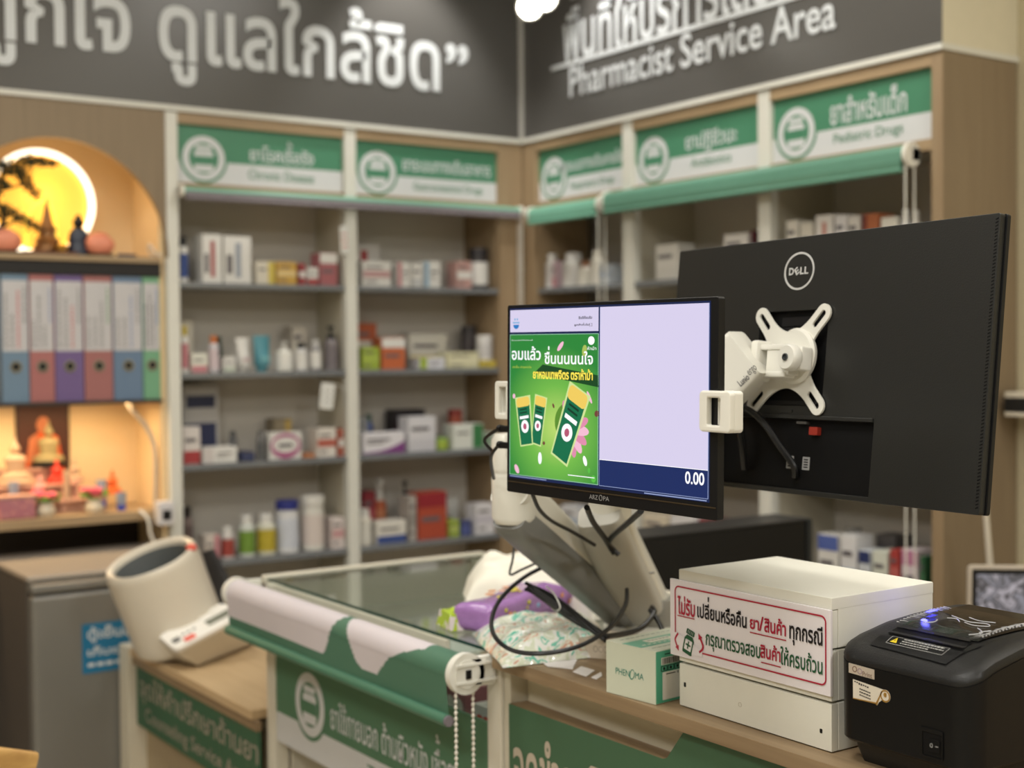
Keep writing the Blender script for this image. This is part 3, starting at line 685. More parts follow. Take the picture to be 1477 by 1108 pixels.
G().box((.175-ox, .2, .2), (1.2545-ox, .2135, .939)).obj('shaded_lower_back', mat('lower_shade_brown', (46, 38, 34), .7), t)  # shade above and behind the fridge, put into the panel colour
# warm strip lamp under the folder shelf and the ring lamp of the niche
sl = thing('strip_lamp', 'warm lit strip lamp under the folder shelf, over the altar', 'lamp', (.80, 3.47, 1.2418))
G().box((-.4, -.02, -.0005), (.4, .02, -.0001)).obj('housing', WHITE, sl)
G().box((-.38, -.015, -.001), (.38, .015, -.0006)).obj('diffuser', mat('warm_diffuser', (255, 214, 150), .4, var=0, emit=4.), sl)
l = bpy.data.lights.new('strip', 'AREA'); l.shape = 'RECTANGLE'; l.size = .76; l.size_y = .06; l.energy = 2.5; l.color = (1, .70, .38)
o = bpy.data.objects.new('strip_light', l); COL.objects.link(o); o.parent = sl; o.location = (0, 0, -.003)
rc = (.992, 3.575, 1.758)
rl = thing('ring_lamp', 'glowing round yellow lamp with white ring in the arched niche', 'lamp', rc)
Mr = frame((0, 0, 0), (1, 0, 0), (0, 0, 1))
g = G(); t_ = [(.131*math.cos(a), -.008, .131*math.sin(a)) for a in (2*PI*k/64 for k in range(64))]
g.tube(t_, .0085, 0, 10, True, 0).obj('light_ring', mat('ring_white', (255, 246, 220), .3, var=0, emit=1.8), rl)
G().plate([ell(0, 0, .129, n=64)], -.012, .0, 0, Mr).obj('yellow_disc', mat('disc_yellow', (248, 190, 78), .5, var=.08, scale=6, emit=.5), rl)
g = G(); b_ = [(-.036, -.004, -.125), (-.034, -.004, -.04), (-.012, -.004, -.006), (.012, -.004, -.0), (.034, -.004, -.03), (.04, -.004, -.125)]
g.tube(b_, .005, 0, 8).obj('halo_outline', mat('halo_gold', (255, 226, 90), .4, var=0, emit=.6), rl)
G().box((-.06, -.01, -.1405), (.06, .015, -.128)).obj('foot', mat('foot_brown', (70, 44, 28), .5), rl)
l = bpy.data.lights.new('ring', 'POINT'); l.energy = 1.1; l.color = (1, .62, .26); l.shadow_soft_size = .1
o = bpy.data.objects.new('ring_light', l); COL.objects.link(o); o.parent = rl; o.location = (.0, -.05, .02)

# figures in the niche
BRZ = mat('bronze', (132, 92, 52), .4, .5, var=.2); GOLD = mat('gold_paint', (214, 170, 84), .35, .6, var=.1)
nz = 1.6175
st = thing('stupa_figurine', 'brown pointed stupa figurine in front of the glowing disc', 'figurine', (0.9875, 3.50, nz))
g = G(); g.box((-.045, -.03, 0), (.045, .03, .012), 0, .002); g.obj('base', BRZ, st)
G().lathe([(0, .012), (.036, .012), (.034, .026), (.028, .03), (.03, .04), (.022, .048), (.02, .06), (.024, .066), (.014, .084), (.01, .1), (.006, .125), (.002, .146), (0, .148)], 0, None, 20).obj('spire', BRZ, st)
bk = thing('dark_figurine', 'dark blue-black seated figurine right of the stupa', 'figurine', (1.0599, 3.48, nz))
G().lathe([(0, 0), (.03, 0), (.031, .012), (.024, .03), (.027, .04), (.023, .06), (.014, .072), (0, .074)], 0, None, 20, 1, .8).obj('robe', mat('figure_navy', (26, 34, 54), .3), bk)
g = G(); g.ball((0, 0, .085), .0145, 0); g.ball((0, 0, .099), .008, 0); g.obj('head', BLACK, bk)
for n_, px_, lab in ((0, 144, 'salmon pink salt lamp lump at the right of the niche shelf'), (1, 8, 'salmon pink salt lamp lump at the left frame edge of the niche shelf')):
    x_ = (1.1079, 0.8751)[n_]
    g = G(); g.ball((0, 0, .03), .036, 0, (1.05, .7, .84), 14); random.seed(3+n_)
    for v in g.bm.verts: v.co *= 1+random.uniform(-.07, .07); v.co.z = max(v.co.z, 0)
    tt = thing('salt_lump', lab, 'salt lamp', (x_, 3.46, nz)); g.obj('crystal', mat('salt_pink', (226, 142, 112), .5, var=.15), tt)
    G().lathe([(0, 0), (.034, 0), (.036, .006), (0, .007)], 0, None, 20, 1, .8).obj('base', mat('foot_brown', (70, 44, 28), .5), tt)
tr = thing('wooden_tray', 'dark wooden tray under the stupa on the niche shelf', 'tray', (0.9875, 3.455, nz))
g = G().box((-.075, -.015, 0), (.06, .012, .008), 0, .001); g.obj('tray', mat('tray_brown', (92, 50, 30), .5), tr)
tt = thing('brass_bowl', 'small brass bowl on the wooden tray before the stupa', 'bowl', (1.0085, 3.452, nz+.0085))
G().lathe([(0, 0), (.011, 0), (.012, .004), (.021, .016), (.019, .016), (.01, .006), (0, .005)], 0, None, 20).obj('bowl', GOLD, tt)
tt = thing('pen', 'dark blue pen lying on the niche shelf', 'pen', (1.1730, 3.44, nz)); G().cyl((-.026, 0, .004), (.018, 0, .004), .004, seg=10).obj('barrel', NVY if False else mat('pen_blue', (26, 26, 66), .3), tt); G().cyl((.018, 0, .004), (.026, 0, .004), .0035, .001, seg=10).obj('tip', CHROME, tt)
tt = thing('cable_coil', 'small white cable coil at the right end of the niche shelf', 'cable', (1.2499, 3.45, nz))
G().tube([(.018*math.cos(a), .012*math.sin(a*1.0), .02+.014*math.sin(a*2+1)) for a in (k*.5 for k in range(26))], .003, 0, 6).obj('coil', mat('cable_white', (214, 210, 200), .4), tt)
# bonsai pine
tt = thing('bonsai_tree', 'dark green artificial bonsai pine at the left of the niche', 'plant', (0.8749, 3.475, nz))
G().lathe([(0, 0), (.028, 0), (.032, .018), (.028, .018), (0, .014)], 0, None, 20).obj('pot', mat('foot_brown', (70, 44, 28), .5), tt)
G().tube([(0, 0, .012), (-.012, 0, .05), (.004, .005, .09), (-.014, 0, .14), (.006, 0, .21)], lambda a: .007*(1-.6*a)+.001, 0, 8).obj('trunk', mat('bark', (44, 30, 20), .8), tt)
random.seed(11)
for (cx, cz, rx, rz_, ry_) in ((.085, .232, .05, .012, -.05), (.02, .212, .05, .02, .1), (.058, .178, .036, .022, -.9), (-.03, .165, .045, .02, .2), (.04, .088, .05, .014, -.5), (-.04, .105, .045, .018, .2)):
    g = G()
    for k in range(170):
        a = random.uniform(0, 2*PI); rr = math.sqrt(random.random()); x = cx+rx*rr*math.cos(a); z = cz+rz_*rr*math.sin(a)+(x-cx)*ry_; y = random.uniform(-.016, .016)
        d = Vector((random.uniform(-1, 1), random.uniform(-1, 1), random.uniform(-.3, 1))).normalized()*.013
        g.cyl((x, y, z), (x+d.x, y+d.y, z+d.z), .0024, .0006, 0, 4)
    g.cyl((0, 0, cz-.02), (cx, 0, cz), .004, .003, 1, 6)
    g.obj('needle_pad', [mat('needle_green', (26, 40, 20), .6), mat('bark', (44, 30, 20), .8)], tt, None, 38, False)

# ring binders
BC = [((106, 130, 152), 'grey-blue ring binder at the left frame edge'), ((164, 104, 102), 'dusty red ring binder between the blue and the purple one'),
      ((108, 88, 136), 'purple ring binder between the two dusty red ones'), ((156, 102, 100), 'dusty red ring binder right of the purple one'), ((100, 122, 148), 'grey-blue ring binder beside the green one'), ((112, 162, 128), 'green ring binder at the right end of the row')]
EDG = [0.8532, 0.9199, 0.9815, 1.0539, 1.1280, 1.2059, 1.253]
LBL = mat('label_paper', (190, 188, 190), .6)
for k, (c, lab) in enumerate(BC):
    a, b = EDG[k]+.0012, EDG[k+1]-.0012; w = b-a
    t = thing('ring_binder', lab, 'binder', ((a+b)/2, 3.43, 1.251), 0, 'ring binders on the folder shelf')
    g = G().box((-w/2, 0, 0), (w/2, .004, .316), 0, .001); g.box((-w/2, .004, 0), (-w/2+.003, .185, .316)); g.box((w/2-.003, .004, 0), (w/2, .185, .316)); g.obj('cover', card(c), t)
    G().box((-w/2+.006, .02, .004), (w/2-.006, .18, .3)).obj('paper_block', card((226, 222, 212)), t)
    g = G().box((-w/2+.002, -.0008, .126), (w/2-.002, 0, .300))
    random.seed(k); n = 4
    for j in range(n):
        x = -w/2+w*(.16+.68*j/(n-1)); col = 1 if j not in (2+k % 2,) else 2
        z0 = .135; z1 = random.uniform(.19, .285) if j != 3 else .285
        z = z0+(0 if j < 3 else .06)
        while z < z1:
            d = random.uniform(.004, .014); g.box((x-.0028, -.0012, z), (x+.0028, -.0008, min(z+d, z1)), col); z += d+.003
    g.obj('spine_label', [LBL, card((140, 138, 140)), card((190, 120, 122) if k in (0, 2) else (130, 160, 130) if k == 3 else (140, 150, 180))], t)
    Mf = frame((0, -.001, .088), (1, 0, 0), (0, 0, 1))
    g = G().plate([ell(0, 0, .0145, n=28), ell(0, 0, .0095, n=28)], 0, .0022, 0, Mf); g.plate([ell(0, 0, .0095, n=28)], 0, .0004, 1, Mf); g.obj('finger_ring', [CHROME, BLACK], t)

# ---------------------------------------------------------------- lower altar niche
az = .9645
t = thing('framed_picture', 'framed picture of a person in an orange robe behind the altar', 'picture', (1.0037, 3.63, az))
G().box((-.069, -.004, .06), (.069, .012, .283), 0, .002).obj('frame', mat('frame_dark', (60, 34, 22), .4), t)
Mp = frame((0, -.0045, .06), (1, 0, 0), (0, 0, 1))
g = G().plate([rrect(-.062, .062, .006, .216, .002)], 0, .0006, 0, Mp)
g.plate([ell(0, .16, .017, .022)], .0006, .001, 1, Mp)
g.plate([[(-.012, .142), (.012, .142), (.038, .128), (.05, .06), (.056, .02), (-.05, .02), (-.046, .06), (-.034, .126)]], .0006, .0009, 2, Mp)
g.plate([[(-.036, .126), (-.016, .14), (-.004, .1), (-.014, .05), (-.042, .06)]], .0009, .0012, 1, Mp)
g.obj('print', [mat('print_dark', (72, 34, 20), .5), mat('print_skin', (198, 120, 80), .5), mat('print_orange', (226, 92, 34), .5)], t)
PINKW = mat('altar_pink', (188, 144, 124), .5, var=.06)
t = thing('altar_table', 'stepped pinkish altar table in the lower niche', 'table', (.92, 3.53, az))
for k, (hw, y0, y1, z0, z1) in enumerate(((.2, -.045, .085, .0, .034), (.15, -.005, .085, .034, .072), (.1, .035, .085, .072, .112))):
    G().box((-hw, y0, z1-.008), (hw, y1, z1), 0, .002).obj('step_top', PINKW, t)
    g = G()
    for i in range(9):
        x = -hw+.012+(2*hw-.024)*i/8; g.box((x-.006, y0+.006, z0), (x+.006, y0+.014, z1-.008), 0, .002)
    g.box((-hw+.01, y0+.016, z0), (hw-.01, y1, z1-.009)); g.obj('step_front', PINKW, t)
def statue(lab, x, y, z, s, m1, m2, cat='statue'):
    t = thing('seated_statue', lab, cat, (x, y, z))
    G().lathe([(0, 0), (.5*s, 0), (.52*s, .1*s), (.42*s, .16*s), (0, .17*s)], 0, None, 18, 1, .7).obj('base', m2, t)
    g = G().lathe([(0, .16*s), (.44*s, .17*s), (.42*s, .28*s), (.24*s, .36*s), (.25*s, .55*s), (.3*s, .7*s), (.22*s, .8*s), (.1*s, .84*s), (0, .84*s)], 0, None, 18, 1, .66); g.obj('body', m1, t)
    g = G(); g.ball((0, 0, .98*s), .13*s, 0); g.lathe([(.09*s, 1.08*s), (.05*s, 1.16*s), (.015*s, 1.3*s), (0, 1.32*s)], 0, None, 12); g.obj('head', m1, t)
IV = mat('ivory', (178, 150, 122), .5); ORN = mat('robe_orange', (220, 100, 40), .5); REDC = mat('statue_red', (204, 52, 34), .45); SILV = mat('statue_pale', (150, 138, 98), .4)
statue('pale golden seated statue in front of the framed picture', 1.0070, 3.59, az+.1125, .092, SILV, BLACK)
statue('cream seated statue at the left of the altar', 0.9132, 3.555, az+.0725, .095, IV, IV)
statue('small red statue right of the pale golden one', 1.0179, 3.558, az+.0725, .05, REDC, REDC)
statue('small orange statue right of the altar steps', 1.1631, 3.56, az+.0345, .05, ORN, ORN)
statue('tiny ivory figure on the middle altar step', 1.0625, 3.556, az+.0725, .048, IV, PINKW)
statue('pink and white figure on the lowest altar step', 0.9595, 3.505, az+.0345, .052, mat('figure_pink', (222, 150, 140), .5), IV)
def cup(lab, x, y, z, r, h):
    t = thing('offering_glass', lab, 'glass', (x, y, z)); 
    G().lathe([(0, .0), (r, 0), (r*1.04, h*.3), (0, h*.3)], 0, None, 18).obj('blue_base', mat('cup_blue', (40, 60, 170), .3), t)
    G().lathe([(r*1.04, h*.3), (r*1.15, h), (r*1.02, h), (r*.95, h*.32)], 0, None, 18).obj('glass_wall', mat('cup_grey', (140, 150, 168), .2), t)
cup('grey-blue offering glass at the left of the altar steps', 0.8965, 3.51, az+.0345, .0115, .05)
cup('grey-blue offering glass at the right of the altar steps', 1.1258, 3.53, az+.0345, .011, .05) if False else cup('grey-blue offering glass right of the pink flowers', 1.132, 3.555, az+.0005, .012, .072)
cup('offering glass with blue foot at the front right of the altar', 1.1545, 3.465, az+.0005, .0115, .045)
t = thing('candle', 'ivory candle standing on the altar step', 'candle', (1.0267, 3.505, az+.0345)); G().lathe([(0, 0), (.0095, 0), (.009, .07), (.004, .073), (0, .07)], 0, None, 16).obj('wax', IV, t); G().cyl((0, 0, .07), (0, .001, .08), .001, seg=6).obj('wick', BLACK, t)
def flowers(lab, x, y, seed):
    t = thing('flower_vase', lab, 'flowers', (x, y, az+.0005)); random.seed(seed)
    G().lathe([(0, 0), (.02, 0), (.024, .012), (.018, .028), (.02, .034), (.016, .034), (0, .026)], 0, None, 18).obj('vase', mat('vase_grey', (190, 180, 160), .4), t)
    for k in range(5):
        g = G(); c = Vector((random.uniform(-.024, .024), random.uniform(-.012, .012), .05+random.uniform(-.006, .014)))
        for j in range(9):
            a = 2*PI*j/9; g.ball(c+Vector((.008*math.cos(a), .008*math.sin(a), .003*math.sin(3*a))), .0062, 0, (1, 1, .7), 8)
        g.ball(c, .007, 0, (1, 1, 1), 8); g.cyl((0, 0, .028), c, .0014, mi=1, seg=5); g.obj('bloom', [mat('bloom_pink', (232, 96, 116), .5), mat('leaf_green', (96, 140, 40), .5)], t)
    g = G()
    for k in range(6):
        a = random.uniform(0, 2*PI); e = Vector((.03*math.cos(a), .018*math.sin(a), .04+random.uniform(0, .012))); g.cyl((0, 0, .03), e, .0016, mi=0, seg=5); g.ball(e, .008, 0, (1.1, .6, .8), 8)
    g.obj('leaves', mat('leaf_green', (96, 140, 40), .5), t)
flowers('vase of pink flowers at the middle of the altar front', 0.9596, 3.455, 1)
flowers('vase of pink flowers nearest the white post', 1.0811, 3.455, 2)
t = thing('offering_box', 'pink patterned box at the left front of the altar', 'box', (0.8844, 3.452, az+.0005)); G().box((-.045, -.02, 0), (.045, .02, .05), 0, .003).obj('body', patches('pink_print', [(206, 140, 130), (170, 110, 120), (222, 180, 160)], 60), t); G().box((-.047, -.022, .05), (.047, .022, .058), 0, .003).obj('lid', PINKW, t)
# power cables and socket by the white post
t = thing('cable_duct', 'grey flexible cable duct curving down the altar niche wall', 'cable', (1.1752, 3.462, 1.241))
x0_ = 1.2227
G().tube([(0, 0, 0), (.012, 0, -.02), (.045, -.004, -.062), (.066, -.006, -.115), (.069, -.006, -.19), (.066, -.006, -.275)], .0062, 0, 10).obj('duct', mat('duct_grey', (176, 166, 150), .5), t)
t = thing('power_socket', 'white power adapter with dark face on the white post', 'socket', (1.2449, 3.412, .925))
G().box((-.022, -.03, 0), (.022, .0065, .062), 0, .006).obj('housing', mat('adapter_white', (206, 204, 206), .35), t); G().box((-.011, -.0312, .014), (.012, -.0302, .04), 0, .0004).obj('dark_face', BLACK, t)
t = thing('power_cable', 'white power cord drooping below the adapter', 'cable', (1.2413, 3.385, .965))
G().tube([(-.06, .02, .003), (-.045, .0, -.02), (-.04, -.005, -.06), (-.02, -.012, -.105), (.01, -.01, -.115), (.03, .0, -.105)], .004, 0, 8).obj('cord', mat('cable_white', (214, 210, 200), .4), t)

# ---------------------------------------------------------------- fridge
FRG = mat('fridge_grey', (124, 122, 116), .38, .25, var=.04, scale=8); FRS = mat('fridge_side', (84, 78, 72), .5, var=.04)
t = thing('fridge', 'small grey fridge with a blue label under the altar shelf', 'fridge', (1.062, 3.10, 0))
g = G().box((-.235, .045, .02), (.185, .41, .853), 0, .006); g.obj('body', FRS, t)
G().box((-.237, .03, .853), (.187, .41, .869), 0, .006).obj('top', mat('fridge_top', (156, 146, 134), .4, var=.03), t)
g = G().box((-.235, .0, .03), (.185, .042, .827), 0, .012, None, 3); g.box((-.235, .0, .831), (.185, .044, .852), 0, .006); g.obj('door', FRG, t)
for x in (-.2, .2): G().cyl((x, .1, 0), (x, .1, .02), .015).obj('foot', BLACK, t)
TEAL = mat('label_teal', (26, 110, 150), .45)
st = G().box((-.125, -.0012, .638), (.095, 0, .752)).obj('blue_label', TEAL, t); st['label'] = 'blue label with white writing'
Mf = frame((0, -.0012, 0), (1, 0, 0), (0, 0, 1)); g = G()
g.text('ตู้เย็นสำหรับ', -.113, .075, .708, .744, .0005, 0, Mf, .012); g.text('เก็บยาเท่านั้น', -.113, .08, .677, .706, .0005, 0, Mf, .012)
for k in range(9): g.box((-.113+k*.021, .653, 0), (-.113+k*.021+.016, .661, .0005), 0, 0, Mf)
g.obj('white_lettering', LETW, st)

# ---------------------------------------------------------------- counselling desk
t = thing('counselling_desk', 'oak-topped desk with green front sign, left of the glass counter', 'desk', (1.25, 2.684, 0))
G().box((-.225, -.325, .682), (.30, .345, .70), 0, .001).obj('desk_top', wood('desk_oak', (186, 158, 120), (200, 174, 136), 'Y', .5), t)
for y0, y1 in ((.3455, .405),):
    G().box((-.232, y0, 0), (.30, y1, .7), 0, .002).obj('end_panel', mat('panel_white', (206, 198, 178), .5), t)
G().box((.28, -.325, .0), (.298, .345, .681)).obj('back_panel', CREAM, t)
G().box((-.19, -.344, .0), (-.175, .345, .681)).obj('front_panel', mat('desk_front', (168, 150, 120), .5), t)
G().box((-.222, -.342, .663), (-.212, .345, .6815)).obj('front_rail', OAK, t)
sg = thing('desk_sign', 'dark green sign reading Counseling Service Area on the desk front', 'sign', (1.033, 2.684, .53))
G().box((-.003, -.344, 0), (.003, .322, .132)).obj('board', mat('desk_sign_green', (54, 92, 66), .5, var=.03), sg)
Ms = frame((-.003, 0, 0), (0, -1, 0), (0, 0, 1)); DLT = mat('desk_letters', (150, 142, 128), .5); g = G()
g.text('จุดให้คำปรึกษาด้านยา', -.300, .345, .056, .122, .0006, 0, Ms, .008).obj('thai_lettering', DLT, sg)
G().text('Counseling Service Area', -.265, .30, .010, .050, .0006, 0, Ms, .008).obj('english_lettering', DLT, sg)

# ---------------------------------------------------------------- blood pressure monitor
BPW = mat('monitor_white', (216, 208, 192), .35, var=.02, coat=.2); BPL = mat('monitor_panel', (232, 228, 220), .3, var=.01)
e1 = Vector((.81, .586, 0)); e2 = Vector((-.586, .81, 0))
Mb = Matrix((e1, e2, Vector((0, 0, 1)))).transposed().to_4x4(); Mb.translation = (1.075, 2.735, .7005)
t = thing('blood_pressure_monitor', 'white arm-in blood pressure monitor on the counselling desk', 'blood pressure monitor', M=Mb)
# local: x along the front face (to the right in the picture), y away from it
base = [(-.03, .0, 0), (.25, .0, 0), (.25, .16, 0), (-.03, .16, 0)]
def wedge(g, lo, hi, mi=0):
    t_ = bmesh.new(); v = [t_.verts.new(p) for p in lo+hi]; n = len(lo)
    for k in range(n): t_.faces.new((v[k], v[(k+1) % n], v[n+(k+1) % n], v[n+k]))
    t_.faces.new(v[:n][::-1]); t_.faces.new(v[n:]); bmesh.ops.bevel(t_, geom=list(t_.edges), offset=.006, segments=2, profile=.5, affect='EDGES'); bmesh.ops.recalc_face_normals(t_, faces=t_.faces); g._merge(t_, None, mi)
Wi = Mb.inverted(); Q0, Q1, Q2 = (Vector(p) for p in ((1.022,2.726,0.7473), (1.165,2.739,0.7966), (1.009,2.809,0.7729)))
Mpn = Wi @ frame(Q0, Q1-Q0, Q2-Q0); PL, PB_ = (Q1-Q0).length, .068
hi = [Mpn @ Vector(p) for p in ((-.004, -.003, -.003), (PL+.004, -.003, -.003), (PL+.004, PB_+.05, -.003), (-.004, PB_+.05, -.003))]
lo = [Wi @ Vector((x, y, .7045)) for x, y in ((1.076, 2.742), (1.275, 2.888), (1.225, 2.985), (1.045, 2.86))]
g = G(); wedge(g, lo, hi); g.obj('base', BPW, t)
g = G().plate([rrect(-.006, PL+.006, -.006, PB_, .014)], -.004, .008, 0, Mpn, .003); g.obj('control_panel', BPL, t)
g = G().plate([rrect(.082, .176, .010, .040, .004)], .008, .0086, 0, Mpn); g.plate([rrect(.088, .160, .014, .036, .002)], .0086, .0090, 1, Mpn); g.plate([rrect(.164, .174, .014, .034, .002)], .0086, .0090, 2, Mpn); g.obj('display', [BPL, mat('lcd_grey', (122, 124, 112), .25), mat('button_grey', (96, 96, 94), .4)], t)
g = G().plate([rrect(.024, .050, .002, .016, .005)], .008, .0102, 0, Mpn); g.obj('button', mat('button_red', (226, 92, 74), .4), t)
g = G().plate([rrect(.004, .022, .016, .030, .003)], .008, .0102, 0, Mpn); g.obj('button', mat('button_grey', (96, 96, 94), .4), t)
g = G()
for k in range(3): g.plate([ell(.034+.013*k, .030, .004, .003, 14)], .008, .0088, 0, Mpn)
g.obj('indicator_icons', mat('button_grey', (96, 96, 94), .4), t)
for k in range(2): G().plate([ell(.088+.034*k, .054, .008, .006, 16)], .008, .011, 0, Mpn).obj('button', BPL, t)
ax = Vector((-.36, -.06, .93)).normalized()
Rw = Mb.to_3x3().inverted()
axl = (Rw @ ax).normalized()
c_l = Mb.inverted() @ Vector((1.082,2.88,0.7596))
q = axl.to_track_quat('Z', 'Y').to_matrix().to_4x4(); q.translation = c_l
R0 = .102; H0 = .180
G().lathe([(0, -.03), (R0*.84, -.03), (R0*.97, -.018), (R0*1.0, .0), (R0, H0-.02), (R0*.985, H0-.006), (R0*.94, H0), (R0*.84, H0-.004), (R0*.82, H0-.014)], 0, q, 48).obj('drum', BPW, t)
G().lathe([(R0*.82, H0-.014), (R0*.8, H0-.03), (R0*.74, H0-.1), (R0*.74, .01), (0, .008)], 0, q, 48).obj('cuff_sleeve', mat('cuff_grey', (92, 96, 96), .6), t)
g = G(); p = q @ Vector((R0*.70, R0*.62, H0-.002)); g.ball(p, .012, 0, (1, 1, .7)); g.obj('status_light', mat('button_red', (226, 92, 74), .4), t)
g = G(); g.sweep([Wi @ Vector(p) for p in ((1.219,2.907,0.7619), (1.204,2.932,0.8442), (1.177,2.941,0.9189))], [(.05, .02), (.045, .02), (.03, .014)], (1, 0, 0)); g.obj('rear_handle', mat('handle_black', (52, 52, 54), .4), t)

# ---------------------------------------------------------------- chair at the lower left
CH = wood('chair_wood', (176, 134, 78), (206, 164, 100), 'X', .4)
t = thing('wooden_chair', 'light wooden chair, only its curved back rail showing at the lower left', 'chair', (.33, 1.92, 0))
g = G().sweep([(-.2, .08, .80), (-.1, .02, .825), (0, .0, .83), (.1, .005, .815), (.185, .03, .785)], [(.02, .05)]*5, (0, 0, 1)); g.obj('back_rail', CH, t)
G().box((-.2, .03, .43), (.18, .43, .455), 0, .008).obj('seat', CH, t)
for x, y, top in ((-.18, .06, .79), (.165, .045, .78), (-.18, .4, .43), (.165, .4, .43)):
    G().cyl((x, y, 0), (x, y, top), .013, .015).obj('leg', CH, t)
for z in (.2, .28): G().cyl((-.18, .23 if z < .25 else .06, z), (.165, .23 if z < .25 else .045, z), .008).obj('stretcher', CH, t)

# ---------------------------------------------------------------- glass display counter
CASEW = mat('case_white', (214, 208, 192), .45, var=.02); EDGEG = mat('glass_edge', (24, 62, 54), .15, var=.05)
t = thing('glass_display_counter', 'glass-topped white display counter between the desk and the till counter', 'display counter', (1.29, 1.94, 0))
Tm = Matrix.Translation((-1.29, -1.94, 0))
for x, y in ((1.045, 1.5535), (1.045, 2.2985), (1.50, 1.5535), (1.50, 2.2985)):
    G().box((x, y, 0), (x+.03, y+.034, .941), 0, .003).obj('post', CASEW, t, Tm)
g = G().box((1.051, 1.556, .9447), (1.528, 2.331, .9495)); g.obj('glass_top', GLASS, t, Tm)
g = G().box((1.0500, 1.556, .9450), (1.0508, 2.331, .9493), 0); g.box((1.0508, 2.3312, .9450), (1.528, 2.3335, .9493), 0); g.obj('glass_edge', EDGEG, t, Tm)
G().box((1.045, 2.334, .940), (1.535, 2.350, .954), 0, .002).obj('end_rail', CASEW, t, Tm)
G().box((1.530, 1.556, .936), (1.545, 2.334, .953), 0, .002).obj('rear_rail', CASEW, t, Tm)
G().box((1.056, 1.589, .846), (1.059, 2.297, .9415)).obj('front_glass', GLASS, t, Tm)
G().box((1.060, 1.59, .785), (1.495, 2.296, .795), 0, .001).obj('inner_shelf', mat('case_shelf', (190, 192, 190), .2), t, Tm)
G().box((1.0475, 1.70, .898), (1.0555, 2.298, .9425), 0, .001).obj('front_rail', CASEW, t, Tm)
G().box((1.500, 1.589, .10), (1.515, 2.297, .9415)).obj('rear_panel', mat('case_inner', (206, 200, 184), .5), t, Tm)
for y in (1.5885, 2.2905): G().box((1.076, y, .1), (1.499, y+.006, .9415)).obj('end_panel', mat('case_inner', (206, 200, 184), .5), t, Tm)
G().box((1.062, 1.589, .05), (1.499, 2.297, .10)).obj('bottom_board', CASEW, t, Tm)
CI = [((1.09, 1.62), (.10, .07, .05), (228, 222, 218), (210, 40, 44), 'white carton with red blobs inside the glass counter, nearest the till'),
      ((1.10, 1.73), (.09, .08, .06), (150, 90, 96), (214, 206, 196), 'dusky red carton inside the glass counter'),
      ((1.09, 1.84), (.08, .09, .045), (60, 60, 64), (206, 206, 206), 'dark carton inside the glass counter'),
      ((1.25, 1.70), (.12, .1, .05), (222, 220, 210), (120, 160, 60), 'white carton with green print inside the glass counter'),
      ((1.25, 1.90), (.12, .12, .04), (206, 200, 190), (180, 120, 60), 'flat beige carton inside the glass counter'),
      ((1.12, 2.05), (.1, .1, .05), (190, 196, 190), (90, 120, 150), 'grey carton inside the glass counter near its far end')]
for (x, y), (dx, dy, dz), c, c2, lab in CI:
    k = thing('medicine_box', lab, 'medicine box', (x, y, .7955), 0, 'boxes inside the glass counter')
    G().box((0, 0, 0), (dx, dy, dz), 0, .001).obj('carton', card(c), k)
    g = G()
    for q in (.25, .55, .8): g.ball((0, dy*q, dz*.5), dz*.22, 0, (.05, 1, 1), 12); g.ball((dx*.5, dy*q, dz), dz*.2, 0, (1, 1, .05), 12)
    g.obj('printed_marks', card(c2), k)
sg = thing('counter_sign', 'green and white sign for topical drugs on the glass counter front', 'sign', (1.052, 1.943, .60))
Mc = frame((-.003, 0, 0), (0, -1, 0), (0, 0, 1))
g = G().box((-.003, -.353, .0), (.003, .353, .0), 0) if False else G()
g.box((-.003, -.354, .055), (.003, .354, .1095), 1); g.box((-.003, -.354, .1097), (.003, .354, .244), 0); g.obj('board', [mat('topical_sign_green', (80, 122, 94), .45, var=.03), SIGNW], sg)
g = G(); logo(g, -.215, .150, .064, 0, 1, Mc); g.obj('round_emblem', [mat('topical_sign_green', (68, 120, 84)), SIGNW], sg)
G().text('ยาใช้ภายนอก ด้านผิวหนัง เชื้อรา แผล', -.135, .335, .126, .196, .0006, 0, Mc, .006).obj('thai_lettering', LETW, sg)
G().text('Topical Drugs', (-1.949,0.6994)[0]+1.943, (-1.949,0.6994)[0]+1.943+.24, .064, .097, .0006, 0, Mc, .0).obj('english_lettering', mat('topical_sign_green', (68, 120, 84)), sg)
# its roller blind
t = thing('roller_blind', 'rolled-up green blind with white waves along the glass counter front', 'blind', (.995, 1.955, .927))
h = .383; r = .0245
def wave(a):
    if a < .50: return 150
    if a < .565: return 150*(1-((a-.50)/.065)**2)
    if a < .585: return 0
    if a < .68: return 150*math.sin((a-.585)/.095*PI/2)
    if a < .74: return 150
    if a < .90: return 150-118*((a-.74)/.16)**.8
    return 0
g = G()
g.grid(lambda a, b: (r*math.sin(2*PI*b)*-1, h-a*2*h, r*math.cos(2*PI*b)), 150, 72, 0, lambda a, b: 1 if b*360 < wave(a) or b > .93 and wave(a) > 20 else 0)
g.obj('fabric_roll', [GREEN_B, mat('blind_print_white', (206, 198, 202), .5, var=.03)], t)
G().grid(lambda a, b: (-r*1.0+.004*b+.002*math.sin(a*9)*b, h-.004-a*(2*h-.008), -.004-b*.056), 150, 24, 0, lambda a, b: 1 if b < (wave(a)-99)/51*.62 else 0).obj('hanging_fabric', [GREEN_B, mat('blind_print_white', (206, 198, 202), .5, var=.03)], t)
g = G().lathe([(0, 0), (.0085, 0), (.0085, 2*h-.006), (0, 2*h-.006)], 0, axis_frame((-r+.002, h-.003, -.064), (-r+.002, -h, -.064))[0], 18, 1, 1); g.obj('bottom_bar', mat('blind_bar', (74, 120, 97), .45), t)
